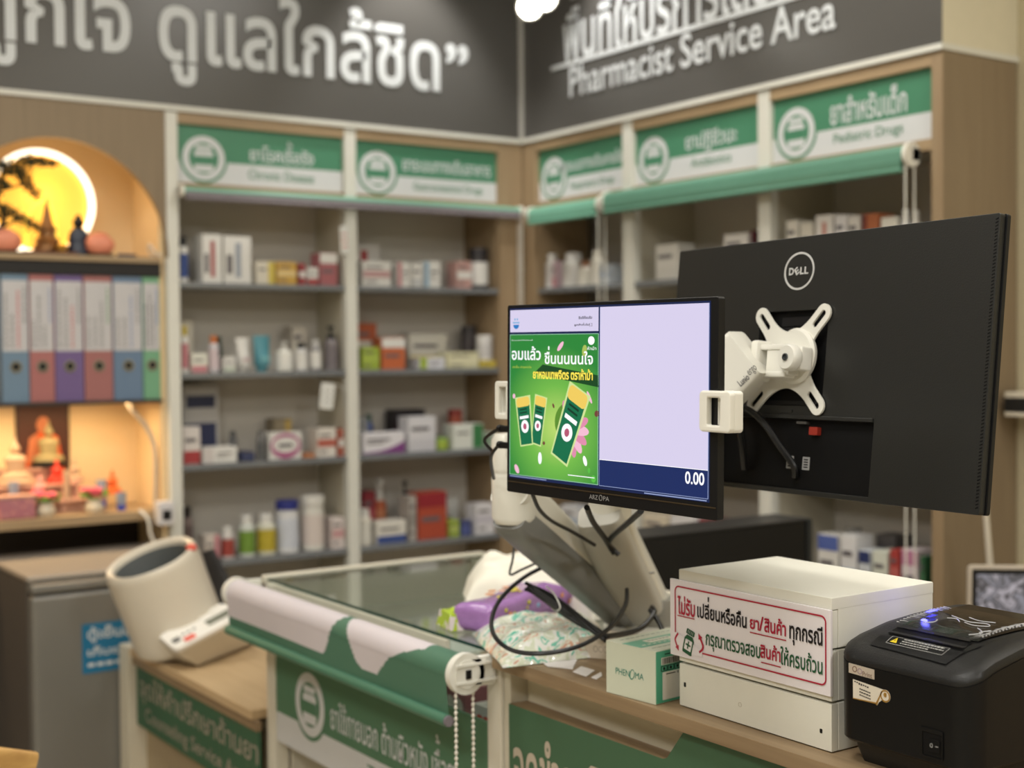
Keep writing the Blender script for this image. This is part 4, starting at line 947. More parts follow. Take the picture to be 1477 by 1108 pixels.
g = G().cyl((-r+.002, -h+.003, -.064), (-r+.002, -h-.0015, -.064), .0075, seg=16); g.obj('bar_end_cap', mat('bar_cap', (120, 112, 118), .4), t)
for s in (-1, 1):
    y = s*(h+.001)
    g = G().cyl((0, y, 0), (0, y+s*.012, 0), .0285, mi=0, seg=36); g.cyl((0, y+s*.012, 0), (0, y+s*.014, 0), .02, mi=0, seg=30)
    a, b = sorted((y+s*.002, y+s*.012))
    g.box((0, a, -.02), (.048, b, .022), 0, .003)
    if s < 0:
        for z in (-.013, .011): g.box((-.02, y-.0165, z), (.046, y-.0138, z+.004), 0, .0005)
        g.box((-.004, y-.0165, -.006), (.004, y-.014, .006), 1)
        g.cyl((.038, y-.0125, -.012), (.038, y-.014, -.012), .002, mi=1, seg=10)
    g.obj('bracket', [BWHITE, BLACK], t)
g = G()
for dx in (-.016, .012): beads(g, dx, -h-.008, -.45, -.02, .0026, .0078)
g.obj('bead_chain', mat('chain_white', (220, 214, 202), .35), t)

# ---------------------------------------------------------------- till counter
t = thing('till_counter', 'oak-topped till counter with green lettered front panel', 'counter', (1.3, .9, 0)); Tm = Matrix.Translation((-1.3, -.9, 0))
G().box((1.03, .15, .932), (1.62, 1.5515, .95), 0, .0008).obj('worktop', OAK, t, Tm)
G().box((1.078, .15, .30), (1.093, 1.534, .9315)).obj('recessed_panel', mat('recess_cream', (206, 198, 176), .5, var=.02), t, Tm)
G().box((1.05, 1.535, 0), (1.60, 1.551, .9315), 0, .001).obj('end_panel', CREAM, t, Tm)
Mx = frame((1.046, 0, 0), (0, -1, 0), (0, 0, 1))
pol = [(-1.534, .884), (-1.213, .886), (-1.205, .889), (-1.172, .9313), (-.15, .9313), (-.15, .05), (-1.534, .05)]
G().plate([pol], -.016, -.0008, 0, Mx).obj('front_core', OAK, t, Tm)
o = G().plate([pol], -.0008, 0, 0, Mx).obj('front_panel', GREEN_C, t, Tm); o['label'] = 'green front face with pale letters'
G().text('จุดชำระเงิน', (-1.523,0.8147)[0], (-1.523,0.8147)[0]+.225, .738, .853, .0005, 0, Mx, .012).obj('lettering', mat('counter_letters', (182, 170, 152), .5), t, Tm)
G().box((1.0622, .15, .05), (1.0925, 1.534, .2995)).obj('plinth', CREAM, t, Tm)
G().box((1.0622, .15, .872), (1.0778, 1.534, .8835)).obj('recess_floor', OAK, t, Tm)

# ---------------------------------------------------------------- white drawer boxes with the notice
YL, YR, XF, XB = 1.198, .963, 1.06, 1.222
def drawer_box(lab, z0, z1, top=False, marks=False):
    t = thing('drawer_box', lab, 'drawer unit', ((XF+XB)/2, (YL+YR)/2, z0), 0, 'white stacked drawer boxes'); H = z1-z0; a, b = (YR-YL)/2, (YL-YR)/2; d = (XB-XF)/2
    G().box((-d+.0105, a, .0008), (d, b, H-.0006), 0, .0012).obj('casing', DRAWW, t)
    if top: G().box((-d, a-.0003, H-.013), (d+.0003, b+.0003, H), 0, .0012).obj('lid', DRAWW, t)
    G().box((-d, a, .001), (-d+.010, b, H-(.0135 if top else .001)), 0, .001).obj('drawer_front', DRAWW, t)
    if marks:
        Md = frame((-d, 0, 0), (0, -1, 0), (0, 0, 1))
        G().plate([rrect(-.1095, -.1060, .024, .0295, .001)], 0, .0004, 0, Md).obj('keyhole', BLACK, t)
        G().plate([rrect(.1015, .105, .018, .0225, .001)], 0, .0004, 0, Md).obj('keyhole', BLACK, t)
        G().plate([ell(-.0165, .0225, .0028, n=24), ell(-.0165, .0225, .0022, n=24)], 0, .0003, 0, Md).obj('embossed_ring', mat('emboss', (190, 184, 168), .4), t)
drawer_box('bottom white drawer box of the stack, with a small black keyhole', .9502, 1.0020, marks=True)
drawer_box('middle white drawer box of the stack, half behind the notice', 1.0026, 1.0570)
drawer_box('top white drawer box of the stack, with a clear flat lid', 1.0576, 1.1115, True)
t = thing('notice_sign', 'white notice with red border and Thai no-return text on the drawer stack', 'sign', (1.058, 1.085, 1.011))
Ms = frame((-.0028, -1.085, -1.011), (0, -1, 0), (0, 0, 1))
def rng(pl, pr, pb, pt): return pl[0], pr[0], pb[1], pt[1]
G().box((-.0022, -.1245, -.001), (.0015, .124, .0885), 0, .0005).obj('board', mat('notice_white', (226, 220, 222), .35, var=.01), t)
NR = mat('notice_red', (168, 28, 56), .4, var=.02); NB = mat('notice_black', (24, 22, 26), .4); NG = mat('notice_green', (34, 84, 54), .4, var=.02)
o_ = .0004
g = G()
a0, a1, b0, b1 = (-1.2,1.093)[0], (-0.9655,1.094)[0], (-0.9662,1.02)[1], (-1.2,1.093)[1]
wd_ = .0016
outer = rrect(a0, a1, b0, b1, .007); inner = rrect(a0+wd_, a1-wd_, b0+wd_, b1-wd_, .0055)
g.plate([outer, inner], 0, .0003, 0, Ms)
g.text('ไม่รับ', *rng((-1.195,1.06), (-1.165,1.067), (-1.195,1.06), (-1.189,1.082)), o_, 0, Ms, .016)
g.text('ยา', *rng((-1.076,1.06), (-1.062,1.062), (-1.075,1.062), (-1.075,1.073)), o_, 0, Ms, .016)
g.text('/', *rng((-1.062,1.062), (-1.055,1.063), (-1.06,1.062), (-1.059,1.078)), o_, 0, Ms, .016)
g.text('สินค้า', *rng((-1.054,1.063), (-1.022,1.062), (-1.054,1.062), (-1.05,1.08)), o_, 0, Ms, .016)
g.text('สินค้า', *rng((-1.06,1.033), (-1.03,1.036), (-1.059,1.033), (-1.055,1.05)), o_, 0, Ms, .016)
for p, q in (((-1.195,1.058), (-1.166,1.058)), ((-1.076,1.058), (-1.022,1.058)), ((-1.059,1.028), (-1.03,1.028))):
    g.box((p[0], (p[1]+q[1])/2-.0005, 0), (q[0], (p[1]+q[1])/2+.0006, .0004), 0, 0, Ms)
def arrow(pts, rad, head):
    P = catmull([(*p, .0003) for p in pts], 10); L = []
    for i, p in enumerate(P):
        d = (P[min(i+1, len(P)-1)]-P[max(i-1, 0)]).normalized(); L.append((p, Vector((-d.y, d.x, 0))))
    g.plate([[tuple((p+n*rad)[:2]) for p, n in L]+[tuple((p-n*rad)[:2]) for p, n in reversed(L)]], 0, .0004, 0, Ms)
    d = (P[-1]-P[-2]).normalized(); n = Vector((-d.y, d.x, 0)); e = P[-1]
    g.plate([[tuple((e+n*head)[:2]), tuple((e+d*head*1.9)[:2]), tuple((e-n*head)[:2])]], 0, .0004, 0, Ms)
# gap of the border at the lower left, where the arrows stand
g2 = G().plate([[(-1.203,1.037), (-1.196,1.038), (-1.153,1.023), (-1.153,1.016), (-1.204,1.016)]], .0003, .00036, 0, Ms); g2.obj('border_gap', mat('notice_white', (226, 220, 222)), t)
arrow([(-1.194,1.037), (-1.198,1.032), (-1.199,1.028), (-1.196,1.022)], .0013, .0034)
arrow([(-1.158,1.021), (-1.153,1.025), (-1.152,1.03), (-1.156,1.037)], .0013, .0034)
g.obj('red_print', NR, t)
g = G()
g.text('เปลี่ยนหรือคืน', *rng((-1.161,1.06), (-1.081,1.064), (-1.161,1.061), (-1.142,1.087)), o_, 0, Ms, .016)
g.text('ทุกกรณี', *rng((-1.017,1.063), (-0.9704,1.064), (-1.01,1.055), (-0.9731,1.081)), o_, 0, Ms, .016)
g.obj('black_print', NB, t)
g = G()
g.text('กรุณาตรวจสอบ', *rng((-1.147,1.033), (-1.06,1.034), (-1.135,1.026), (-1.146,1.045)), o_, 0, Ms, .012)
g.text('ให้ครบถ้วน', *rng((-1.03,1.036), (-0.9705,1.034), (-1.026,1.031), (-1.026,1.051)), o_, 0, Ms, .012)
# medicine bottle pictogram
c_ = (-1.176,1.029); k = .0112; ca, sa = math.cos(-.26), math.sin(-.26)
tf = lambda L: [(c_[0]+(x*ca-y*sa)*k, c_[1]+(x*sa+y*ca)*k) for x, y in L]
g.plate([tf([(-.62, -1.25), (.62, -1.25), (.72, -1.1), (.72, .35), (.42, .75), (-.42, .75), (-.72, .35), (-.72, -1.1)]), tf(rrect(-.52, .52, -.85, .3, .05, 2))], 0, .0004, 0, Ms)
g.plate([tf([(-.1, -.68), (.1, -.68), (.1, -.37), (.38, -.37), (.38, -.17), (.1, -.17), (.1, .14), (-.1, .14), (-.1, -.17), (-.38, -.17), (-.38, -.37), (-.1, -.37)])], 0, .0004, 0, Ms)
g.plate([tf(rrect(-.6, .6, .86, 1.4, .08, 2))]+[tf([(x-.06, .95), (x+.06, .95), (x+.06, 1.32), (x-.06, 1.32)]) for x in (-.36, -.12, .12, .36)], 0, .0004, 0, Ms)
g.obj('green_print', NG, t)

# ---------------------------------------------------------------- mint carton, flat carton and slips on the worktop
u_ = Vector((.096, -.995, 0)); d_ = Vector((.995, .096, 0))
Mk = Matrix((u_, d_, Vector((0, 0, 1)))).transposed().to_4x4(); Mk.translation = (1.030, 1.2985, .9502)
t = thing('mint_carton', 'pale mint carton with a green side, left of the white drawer stack', 'carton', M=Mk)
CM = mat('mint_card', (206, 211, 192), .45, var=.02); CG = mat('mint_green', (70, 150, 118), .4, var=.03); IVY = mat('card_ivory', (226, 224, 206), .45)
w, dd, hh = .083, .125, .0635
G().box((0, 0, 0), (w, dd, hh), 0, .001).obj('carton', CM, t)
G().box((w, .0015, .001), (w+.0005, dd-.001, hh-.001)).obj('green_side', CG, t)
Mt = frame((w+.0005, 0, 0), (0, 1, 0), (0, 0, 1)); g = G()
g.plate([rrect(.012, .052, .004, .037, .001)], 0, .0003, 0, Mt); g.plate([rrect(.010, .056, .046, .0545, .0005)], 0, .0003, 0, Mt); x = .0115; random.seed(4)
while x < .052:
    q = random.choice((.0006, .001, .0015)); g.box((x, .0465, .0003), (x+q, .0538, .0005), 1, 0, Mt); x += q+random.choice((.0006, .001))
for q in range(4):
    x = .0095+q*.0115; g.plate([rrect(x, x+.0105, .0382, .0447, .0006), rrect(x+.0008, x+.0097, .039, .0439, .0004)], 0, .0004, 1, Mt); g.plate([ell(x+.0052, .0414, .0018)], 0, .0004, 1, Mt)
g.plate([ell(.038, .0345, .0014), ell(.038, .0345, .0007)], .0003, .0005, 1, Mt); g.box((.018, .0338, .0003), (.034, .0349, .0005), 1, 0, Mt); g.box((.016, .0578, 0), (.036, .0588, .0004), 1, 0, Mt)
g.obj('barcode_label', [mat('label_pale', (206, 202, 190), .5), BLACK], t)
Mt = frame((0, 0, 0), (1, 0, 0), (0, 0, 1)); g = G()
g.text('PHEN', .0172, .0408, .0260, .0336, .0004, 0, Mt, .0); g.text('MA', .0500, .0645, .0260, .0336, .0004, 0, Mt, .0)
g.plate([ell(.0448, .0296, .0038, .0064, rot=-.25), ell(.0450, .0299, .0030, .0055, rot=-.25)], 0, .0004, 0, Mt)
g.obj('lettering', mat('mint_letters', (36, 128, 110), .4), t)
Mt = frame((0, 0, hh), (1, 0, 0), (0, 1, 0)); g = G()
g.plate([[(.026, .002), (.058, .002), (.058, .123), (.026, .123)]], 0, .0003, 0, Mt); g.plate([rrect(.032, .046, .03, .075, .0005)], .0003, .0005, 1, Mt)
for q in range(12): g.box((.0495, .012+q*.009, .0003), (.052, .017+q*.009, .0005), 1, 0, Mt); g.box((.010, .014+q*.009, 0), (.0118, .020+q*.009, .0003), 2, 0, Mt); g.box((.068, .01+q*.009, 0), (.0695, .017+q*.009, .0003), 2, 0, Mt)
for q in range(6): g.box((.0365, .034+q*.0065, .0005), (.039, .038+q*.0065, .0007), 2, 0, Mt)
g.obj('top_print', [mat('mint_mid', (116, 178, 152), .4), IVY, mat('print_grey', (150, 160, 148), .4)], t)
G().plate([[(.0, 0), (w, 0), (w, dd), (0, dd)], [(.001, .001), (w-.001, .001), (w-.001, dd-.001), (.001, dd-.001)]], 0, .0002, 0, Mt).obj('top_edge', IVY, t)
p = (1.118,1.47,0.95)
Mk = Matrix((Vector((.5, -.866, 0)), Vector((.866, .5, 0)), Vector((0, 0, 1)))).transposed().to_4x4(); Mk.translation = (p[0], p[1], .9502)
t = thing('flat_carton', 'low beige carton behind the pale mint carton', 'carton', M=Mk)
G().box((0, 0, 0), (.095, .06, .026), 0, .001).obj('carton', mat('beige_card', (204, 192, 174), .5), t)
G().text('OOD', .022, .044, .009, .018, .0003, 0, frame((0, 0, 0), (1, 0, 0), (0, 0, 1)), 0).obj('lettering', mat('print_taupe', (160, 148, 132), .5), t)
PAP = mat('paper_white', (230, 226, 224), .6, var=.01)
def slip(lab, pts):
    c = Vector((sum(p[0] for p in pts)/len(pts), sum(p[1] for p in pts)/len(pts), .9503)); t = thing('paper_slip', lab, 'paper', c, 0, 'paper slips on the worktop')
    G().plate([[(p[0]-c.x, p[1]-c.y) for p in pts]], 0, .0006, 0).obj('sheet', PAP, t)
slip('larger white paper slip nearest the plastic packs', [(1.065,1.49,0.95), (1.114,1.474,0.95), (1.107,1.458,0.95), (1.068,1.417,0.95), (1.051,1.449,0.95)])
slip('white paper slip at the worktop edge', [(1.059,1.405,0.95), (1.087,1.423,0.95), (1.087,1.394,0.95), (1.058,1.374,0.95)])
slip('smallest white paper slip beside the mint carton', [(1.06,1.367,0.95), (1.089,1.383,0.95), (1.076,1.365,0.95), (1.059,1.355,0.95)])

# ---------------------------------------------------------------- plastic packs heaped on the counter
def mound(name, lab, cat, quad, hfn, mats, n=26, z=.9504, seed=0, extra=None):
    c = Vector((sum(q[0] for q in quad)/4, sum(q[1] for q in quad)/4, z)); t = thing(name, lab, cat, c); random.seed(seed)
    ph = [random.uniform(0, 6.3) for _ in range(8)]
    def fn(a, b, top=True):
        p00, p10, p11, p01 = [Vector((*q, 0)) for q in quad]
        p = p00*(1-a)*(1-b)+p10*a*(1-b)+p11*a*b+p01*(1-a)*b
        p = p+Vector((.004*math.sin(9*b+ph[0]), .004*math.sin(8*a+ph[1]), 0))
        e = min(1, 6*min(a, 1-a))*min(1, 6*min(b, 1-b)); e = e**.5
        cr = .35*math.sin(13*a+7*b+ph[2])+.3*math.sin(9*a-17*b+ph[3])+.25*math.sin(31*a+11*b+ph[4])+.2*math.sin(5*a+37*b+ph[5])
        return (p.x-c.x, p.y-c.y, max(.0004, hfn(a, b)*e*(1+.16*cr))+.0004)
    g = G().grid(fn, n, n); g.grid(lambda a, b: (fn(a, b)[0], fn(a, b)[1], 0.), 8, 8); bmesh.ops.recalc_face_normals(g.bm, faces=g.bm.faces)
    g.obj('wrapper', mats, t, None, 60); return t
WP = mat('tissue_white', (232, 228, 214), .6, var=.03, bump=.3, scale=60)
mound('paper_bag', 'crumpled white paper bag at the back of the heap on the glass top', 'bag', [(1.20, 1.89), (1.36, 1.765), (1.49, 1.88), (1.30, 2.04)], lambda a, b: .055+.03*a*b, WP, seed=2)
pt = thing('wipes_pack', 'purple patterned soft pack in the middle of the heap', 'pack', (1.205, 1.742, .9504), math.atan2(.38, .92))
g = G().box((-.128, -.036, 0), (.128, .036, .046), 0, .012, None, 3)
bmesh.ops.subdivide_edges(g.bm, edges=g.bm.edges[:], cuts=2, use_grid_fill=True)
for v in g.bm.verts:
    v.co.z = max(0, v.co.z*(1+.12*math.sin(40*v.co.x)+.06*math.sin(90*v.co.x+60*v.co.y))*(1-.25*abs(v.co.x/.128)**3)); v.co.y *= 1+.08*math.sin(33*v.co.x+1)
g.obj('pack', mat('wipes_purple', (160, 116, 180), .22, var=.16, scale=70, coat=.4, bump=.8), pt)
g = G(); random.seed(9)
for k in range(16):
    x = random.uniform(-.11, .11); y = random.uniform(-.025, .025); g.ball((x, y, .0465*(1-.25*abs(x/.128)**3)), random.uniform(.004, .010), random.choice((0, 1, 2)), (1, .8, .14), 10)
for k in range(10): x = random.uniform(-.11, .11); g.ball((x, -.0365, random.uniform(.012, .032)), random.uniform(.003, .006), random.choice((0, 1, 2)), (1, .25, .8), 10)
g.obj('printed_dots', [mat('dot_yellow', (206, 196, 70), .4), mat('dot_blue', (140, 186, 222), .4), mat('dot_orange', (206, 140, 90), .4)], pt)
g = G().box((-.095, -.0385, .001), (-.045, -.030, .008), 0, .002); g.obj('dark_fold', mat('fold_navy', (52, 50, 110), .4), pt)
PACK = patches('packet_print', [(84, 176, 152), (222, 224, 214), (120, 190, 168), (226, 226, 220), (206, 212, 190), (220, 222, 210), (204, 160, 136), (216, 220, 202), (90, 170, 150)], 30, .12, 3., .6)
mound('plastic_packet', 'clear plastic packet with white, teal and orange print at the front of the heap', 'packet', [(1.088, 1.690), (1.0, 1.475), (1.17, 1.448), (1.275, 1.630)], lambda a, b: .022+.012*math.sin(PI*b), PACK, 34, seed=5)
mound('plastic_packet', 'small white and lime wrapped packet at the left tip of the heap', 'packet', [(1.072, 1.775), (1.062, 1.715), (1.085, 1.70), (1.118, 1.765)], lambda a, b: .024, patches('packet_lime', [(226, 222, 214), (216, 206, 206), (172, 196, 60), (228, 226, 220)], 22, .2, 1., .3), 18, seed=8)
mound('plastic_packet', 'white and orange printed packet beneath the arm, at the back right of the heap', 'packet', [(1.30, 1.745), (1.285, 1.655), (1.40, 1.635), (1.46, 1.75)], lambda a, b: .05, patches('packet_orange', [(228, 224, 212), (226, 222, 210), (230, 226, 218), (222, 170, 110), (120, 190, 170)], 22, .25, 5., .3), 20, seed=12)

# ---------------------------------------------------------------- lit customer display
MA = frame((.936, 1.183, 1.31), (.036, -.999, -.006), (.011, -.005, 1.))
t = thing('customer_display', 'lit black customer display showing a green Thai advert and 0.00', 'screen', M=MA)
L, R_, B, T = -.1782, .1782, -.1128, .1130
F0 = Matrix.Identity(4)
g = G(); g.plate([rrect(L, R_, B, T, .003)], -.0095, 0, 0, None, .0008); g.plate([rrect(L+.03, R_-.03, B+.005, .02, .004)], -.017, -.0092, 0, None, .001); g.obj('housing', BLACK, t)
o = G().box((L+.002, -.1005, 0), (R_-.002, -.0993, .0006)).obj('chin_line', mat('chin_bronze', (96, 82, 62), .3, .6), t)
G().text('ARZ', -.0215, -.0068, -.1078, -.1028, .0004, 0, None, 0.).text('PA', .0025, .0125, -.1078, -.1028, .0004, 0, None, 0.).plate([ell(-.0022, -.1052, .0028, .0033), ell(-.0022, -.1052, .0022, .0027)], 0, .0004).obj('lettering', mat('logo_silver', (176, 176, 176), .3, .4), t)
scr = G().box((-.1728, -.0952, 0), (.1672, .1090, .0003)).obj('screen', screen('scr_navy', (22, 38, 84), .7), t)
SL = screen('scr_lilac', (214, 206, 234), .9); SN = screen('scr_blue', (24, 44, 100), .8); SWH = screen('scr_white', (244, 244, 246), 1.)
G().box((-.1715, .0803, .0003), (-.0072, .1068, .0006)).obj('header_field', SL, scr)
G().box((-.0042, -.0622, .0003), (.1652, .1068, .0006)).obj('list_field', SL, scr)
G().box((-.0042, -.0912, .0003), (.1652, -.0626, .0006)).obj('total_field', SN, scr)
g = G().text('0.00', .1325, .1605, -.0785, -.0655, .0009, 0, None, .02); g.box((-.0042, -.0628, .0003), (.1652, -.0622, .0008)); g.obj('total_lettering', SWH, scr)
g = G(); g.box((-.0045, -.0912, .0004), (-.0040, .1068, .0007)); g.box((.1652, -.0912, .0004), (.1658, .1068, .0007)); g.box((-.0042, -.0918, .0004), (.1655, -.0912, .0007)); g.box((.07, -.0942, .0004), (.1635, -.0930, .0007)); g.box((-.171, -.0935, .0004), (-.10, -.0925, .0007)); g.obj('thin_lines', screen('scr_pale', (150, 164, 206), .8), scr)
p = (-0.0413,0.094); q = (-0.0176,0.0976)
g = G().text('ยินดีต้อนรับ', p[0], q[0], p[1], q[1], .0009, 0, None, .02)
p = (-0.0493,0.0858); q = (-0.0227,0.0899); g.text('ลูกค้าทั่วไป', p[0], q[0], p[1], q[1], .0009, 0, None, .02)
p = (-0.0221,0.0855); q = (-0.0175,0.0892); g.text('[.]', p[0], q[0], p[1], q[1], .0009); g.obj('header_lettering', screen('scr_ink', (44, 44, 60), .8), scr)
p = (-0.1593,0.0882)
g = G(); g.plate([[(p[0]-.0055*math.cos(a), p[1]+.001-.005*math.sin(a)) for a in (PI*k/14 for k in range(15))]], .0006, .0009); g.box((p[0]-.0065, p[1]+.0025, .0006), (p[0]+.0065, p[1]+.0045, .0009), 1); g.plate([ell(p[0]-.0025, p[1]+.0075, .0014), ], .0006, .0009, 1); g.plate([ell(p[0]+.0022, p[1]+.0075, .0014)], .0006, .0009, 1); g.obj('blue_emblem', [screen('scr_azure', (40, 120, 190), .9), screen('scr_skypale', (140, 180, 220), .9)], scr)
# the advert: green gradient with a pale glow in the lower middle
m = bpy.data.materials.new('advert_green'); m.use_nodes = True; nt = m.node_tree; b = nt.nodes['Principled BSDF']
tc = nt.nodes.new('ShaderNodeTexCoord'); mp = nt.nodes.new('ShaderNodeMapping'); mp.inputs['Location'].default_value = (.082*9.5, .030*10.5, 0); mp.inputs['Scale'].default_value = (9.5, 10.5, 0)
gr = nt.nodes.new('ShaderNodeTexGradient'); gr.gradient_type = 'SPHERICAL'; cr = nt.nodes.new('ShaderNodeValToRGB'); e = cr.color_ramp.elements
e[0].position = 0; e[0].color = (*lin((34, 128, 52)), 1); e[1].position = .95; e[1].color = (*lin((176, 208, 104)), 1); k = e.new(.5); k.color = (*lin((108, 178, 70)), 1)
nt.links.new(tc.outputs['Object'], mp.inputs[0]); nt.links.new(mp.outputs[0], gr.inputs[0]); nt.links.new(gr.outputs['Fac'], cr.inputs[0]); nt.links.new(cr.outputs[0], b.inputs['Emission Color']); b.inputs['Emission Strength'].default_value = .95; b.inputs['Base Color'].default_value = (.01, .01, .01, 1); b.inputs['Roughness'].default_value = .3
G().box((-.1713, -.0910, .0003), (-.0068, .0773, .0006)).obj('advert', m, scr)
g = G(); g.plate([rrect(-.1717, -.0064, -.0914, .0777, .0005), rrect(-.1709, -.0072, -.0906, .0769, .0005)], .0004, .0008); g.obj('advert_border', screen('scr_mint', (150, 200, 170), .8), scr)
Z1, Z2, Z3, Z4 = .0006, .0009, .0012, .0015
g = G()
def at2(f, bl, tr, s, off=Z2, bold=.012): f.text(s, bl[0], tr[0], bl[1], tr[1], off, 0, None, bold)
p = (-0.1677,0.0471); q = (-0.111,0.0607); r1 = (-0.1247,0.0611)
at2(g, p, ((-0.1109,0.0536)[0], (-0.1262,0.0634)[1]), 'อมแล้ว')
at2(g, ((-0.1037,0.0449)[0], (-0.0987,0.0427)[1]), ((-0.0159,0.0455)[0], (-0.0974,0.0633)[1]), 'ชื่นนนนนใจ')
at2(g, (-0.1681,0.0698), (-0.1269,0.0718), 'ใบอนุญาตโฆษณาที่', Z2, 0.)
at2(g, (-0.0258,0.059), (-0.0102,0.0631), 'ห้าม้า', Z2, .004)
p = (-0.0592,-0.0838); q = (-0.0123,-0.0818); g.box((p[0], p[1]-.0005, Z1), (q[0], p[1]+.0004, Z2))
g.obj('headline_lettering', SWH, scr)
G().plate([[(-0.1072,0.0422), (-0.0069,0.031), (-0.0063,0.0177), (-0.1245,0.0314)]], Z1, Z1+.0002).obj('dark_band', screen('scr_darkgreen', (20, 74, 34), .8), scr)
g = G(); at2(g, ((-0.1257,0.0323)[0], (-0.0489,0.0251)[1]), ((-0.0161,0.0244)[0], (-0.0846,0.0376)[1]), 'ยาหอมเทพจิตร ตราห้าม้า', Z2, .02)
g.obj('yellow_lettering', screen('scr_yellow', (250, 226, 84), 1.), scr)
g = G(); at2(g, (-0.1661,0.0367), (-0.1289,0.0411), 'สดชื่น บำรุงหัวใจ', Z2, 0.); g.obj('tagline_lettering', screen('scr_lime', (196, 206, 80), .9), scr)
g = G(); q = (-0.0191,0.0697); g.plate([ell(q[0], q[1], .0055, .0048)], Z1, Z2); g.obj('oval_badge', SWH, scr)
SG = screen('scr_tube_green', (14, 112, 74), .85); SCAP = screen('scr_cap', (232, 198, 92), .95); SPK = screen('scr_lotus', (236, 182, 204), .95); SPK2 = screen('scr_lotus_dark', (222, 140, 172), .9); SOR = screen('scr_leaf', (96, 148, 50), .8)
q = (-0.0566,-0.0239)
g = G(); g.plate([ell(q[0], q[1], .0275, .0235)], Z1, Z1+.0001, 1)
for k in range(11):
    a = -.9+k*.42; rr = .027; c = (q[0]+.002+rr*.55*math.cos(a-1.3), q[1]-.006+rr*.62*math.sin(a-1.3)); g.plate([ell(c[0], c[1], .0175, .0062, 20, a-1.3)], Z1+.0001+k*.00001, Z1+.00016+k*.00001, 0 if k % 2 else 2)
g.obj('lotus_picture', [SPK, SOR, SPK2], scr)
def tube_pic(top, bot, wd, nm, z):
    c = ((top[0]+bot[0])/2, (top[1]+bot[1])/2); ln = math.hypot(top[0]-bot[0], top[1]-bot[1]); rot = math.atan2(top[1]-bot[1], top[0]-bot[0])-PI/2
    ca, sa = math.cos(rot), math.sin(rot); tf = lambda L: [(c[0]+x*ca-y*sa, c[1]+x*sa+y*ca) for x, y in L]
    g = G(); g.plate([tf([(-wd*.58, -ln*.53), (wd*.58, -ln*.53), (wd*.7, ln*.52), (-wd*.7, ln*.52)])], z-.0001, z-.00005, 5); g.plate([tf([(-wd/2, -ln/2), (wd/2, -ln/2), (wd*.56, ln*.32), (-wd*.56, ln*.32)])], z, z+.0001, 0)
    g.plate([tf(rrect(-wd*.6, wd*.6, ln*.3, ln*.5, wd*.2, 4))], z, z+.0002, 1)
    g.plate([tf(ell(0, -ln*.12, wd*.34, wd*.36))], z+.0001, z+.0002, 2); g.plate([tf(rrect(-wd*.4, wd*.4, ln*.045, ln*.105, .0003))], z+.0001, z+.0002, 2)
    g.plate([tf(ell(0, -ln*.12, wd*.15, wd*.17))], z+.0002, z+.0003, 3)
    for q_ in (.16, .23): g.plate([tf(rrect(-wd*.36, wd*.3, ln*q_, ln*(q_+.03), .0003))], z+.0001, z+.0002, 4)
    g.obj(nm, [SG, SCAP, SWH, screen('scr_rose', (190, 90, 120), .8), screen('scr_tube_dark', (8, 60, 40), .8), screen('scr_halo', (206, 226, 150), .9)], scr)
tube_pic((-0.1459,0.0025), (-0.1376,-0.0532), .0215, 'tube_picture', Z2)
tube_pic((-0.1102,0.0042), (-0.1196,-0.0513), .0170, 'tube_picture', Z2-.0002)
tube_pic((-0.0387,0.0138), (-0.0748,-0.0657), .0290, 'tube_picture', Z2+.0002)
g = G()
for p, rx, ry, a, mi in (((-0.0218,0.006), 0.008, 0.002, -1, 0), ((-0.1119,-0.0681), 0.0034, 0.007, 0, 1), ((-0.0291,-0.0659), 0.003, 0.006, 0.4, 1), ((-0.1571,-0.0839), 0.0062, 0.0035, -0.9, 0), ((-0.1633,0.0034), 0.0025, 0.003, 0, 0), ((-0.1045,-0.05), 0.0022, 0.0022, 0, 2), ((-0.009,-0.0118), 0.004, 0.0035, 0.4, 2), ((-0.0868,-0.0056), 0.0016, 0.003, 0.5, 2), ((-0.0142,-0.0851), 0.004, 0.004, 0, 3), ((-0.0221,-0.0762), 0.002, 0.003, 0, 3), ((-0.0743,0.0633), .0075, .0028, .75, 0), ((-0.031,0.0585), .004, .0065, -.2, 4)):
    g.plate([ell(p[0], p[1], rx, ry, 20, a)], Z1, Z1+.0002, mi)
g.obj('petal_pictures', [SPK, SWH, screen('scr_brown', (120, 70, 60), .8), screen('scr_brightgreen', (90, 190, 70), .9), screen('scr_bud', (170, 190, 90), .9)], scr)
for v in (-.0375, -.0576):
    g = G().box((L-.020, v-.004, -.009), (L, v+.004, -.002), 0, .002); g.cyl((L-.024, v, -.0055), (L-.018, v, -.0055), .0046, seg=16); g.obj('plug', CABLE, t)

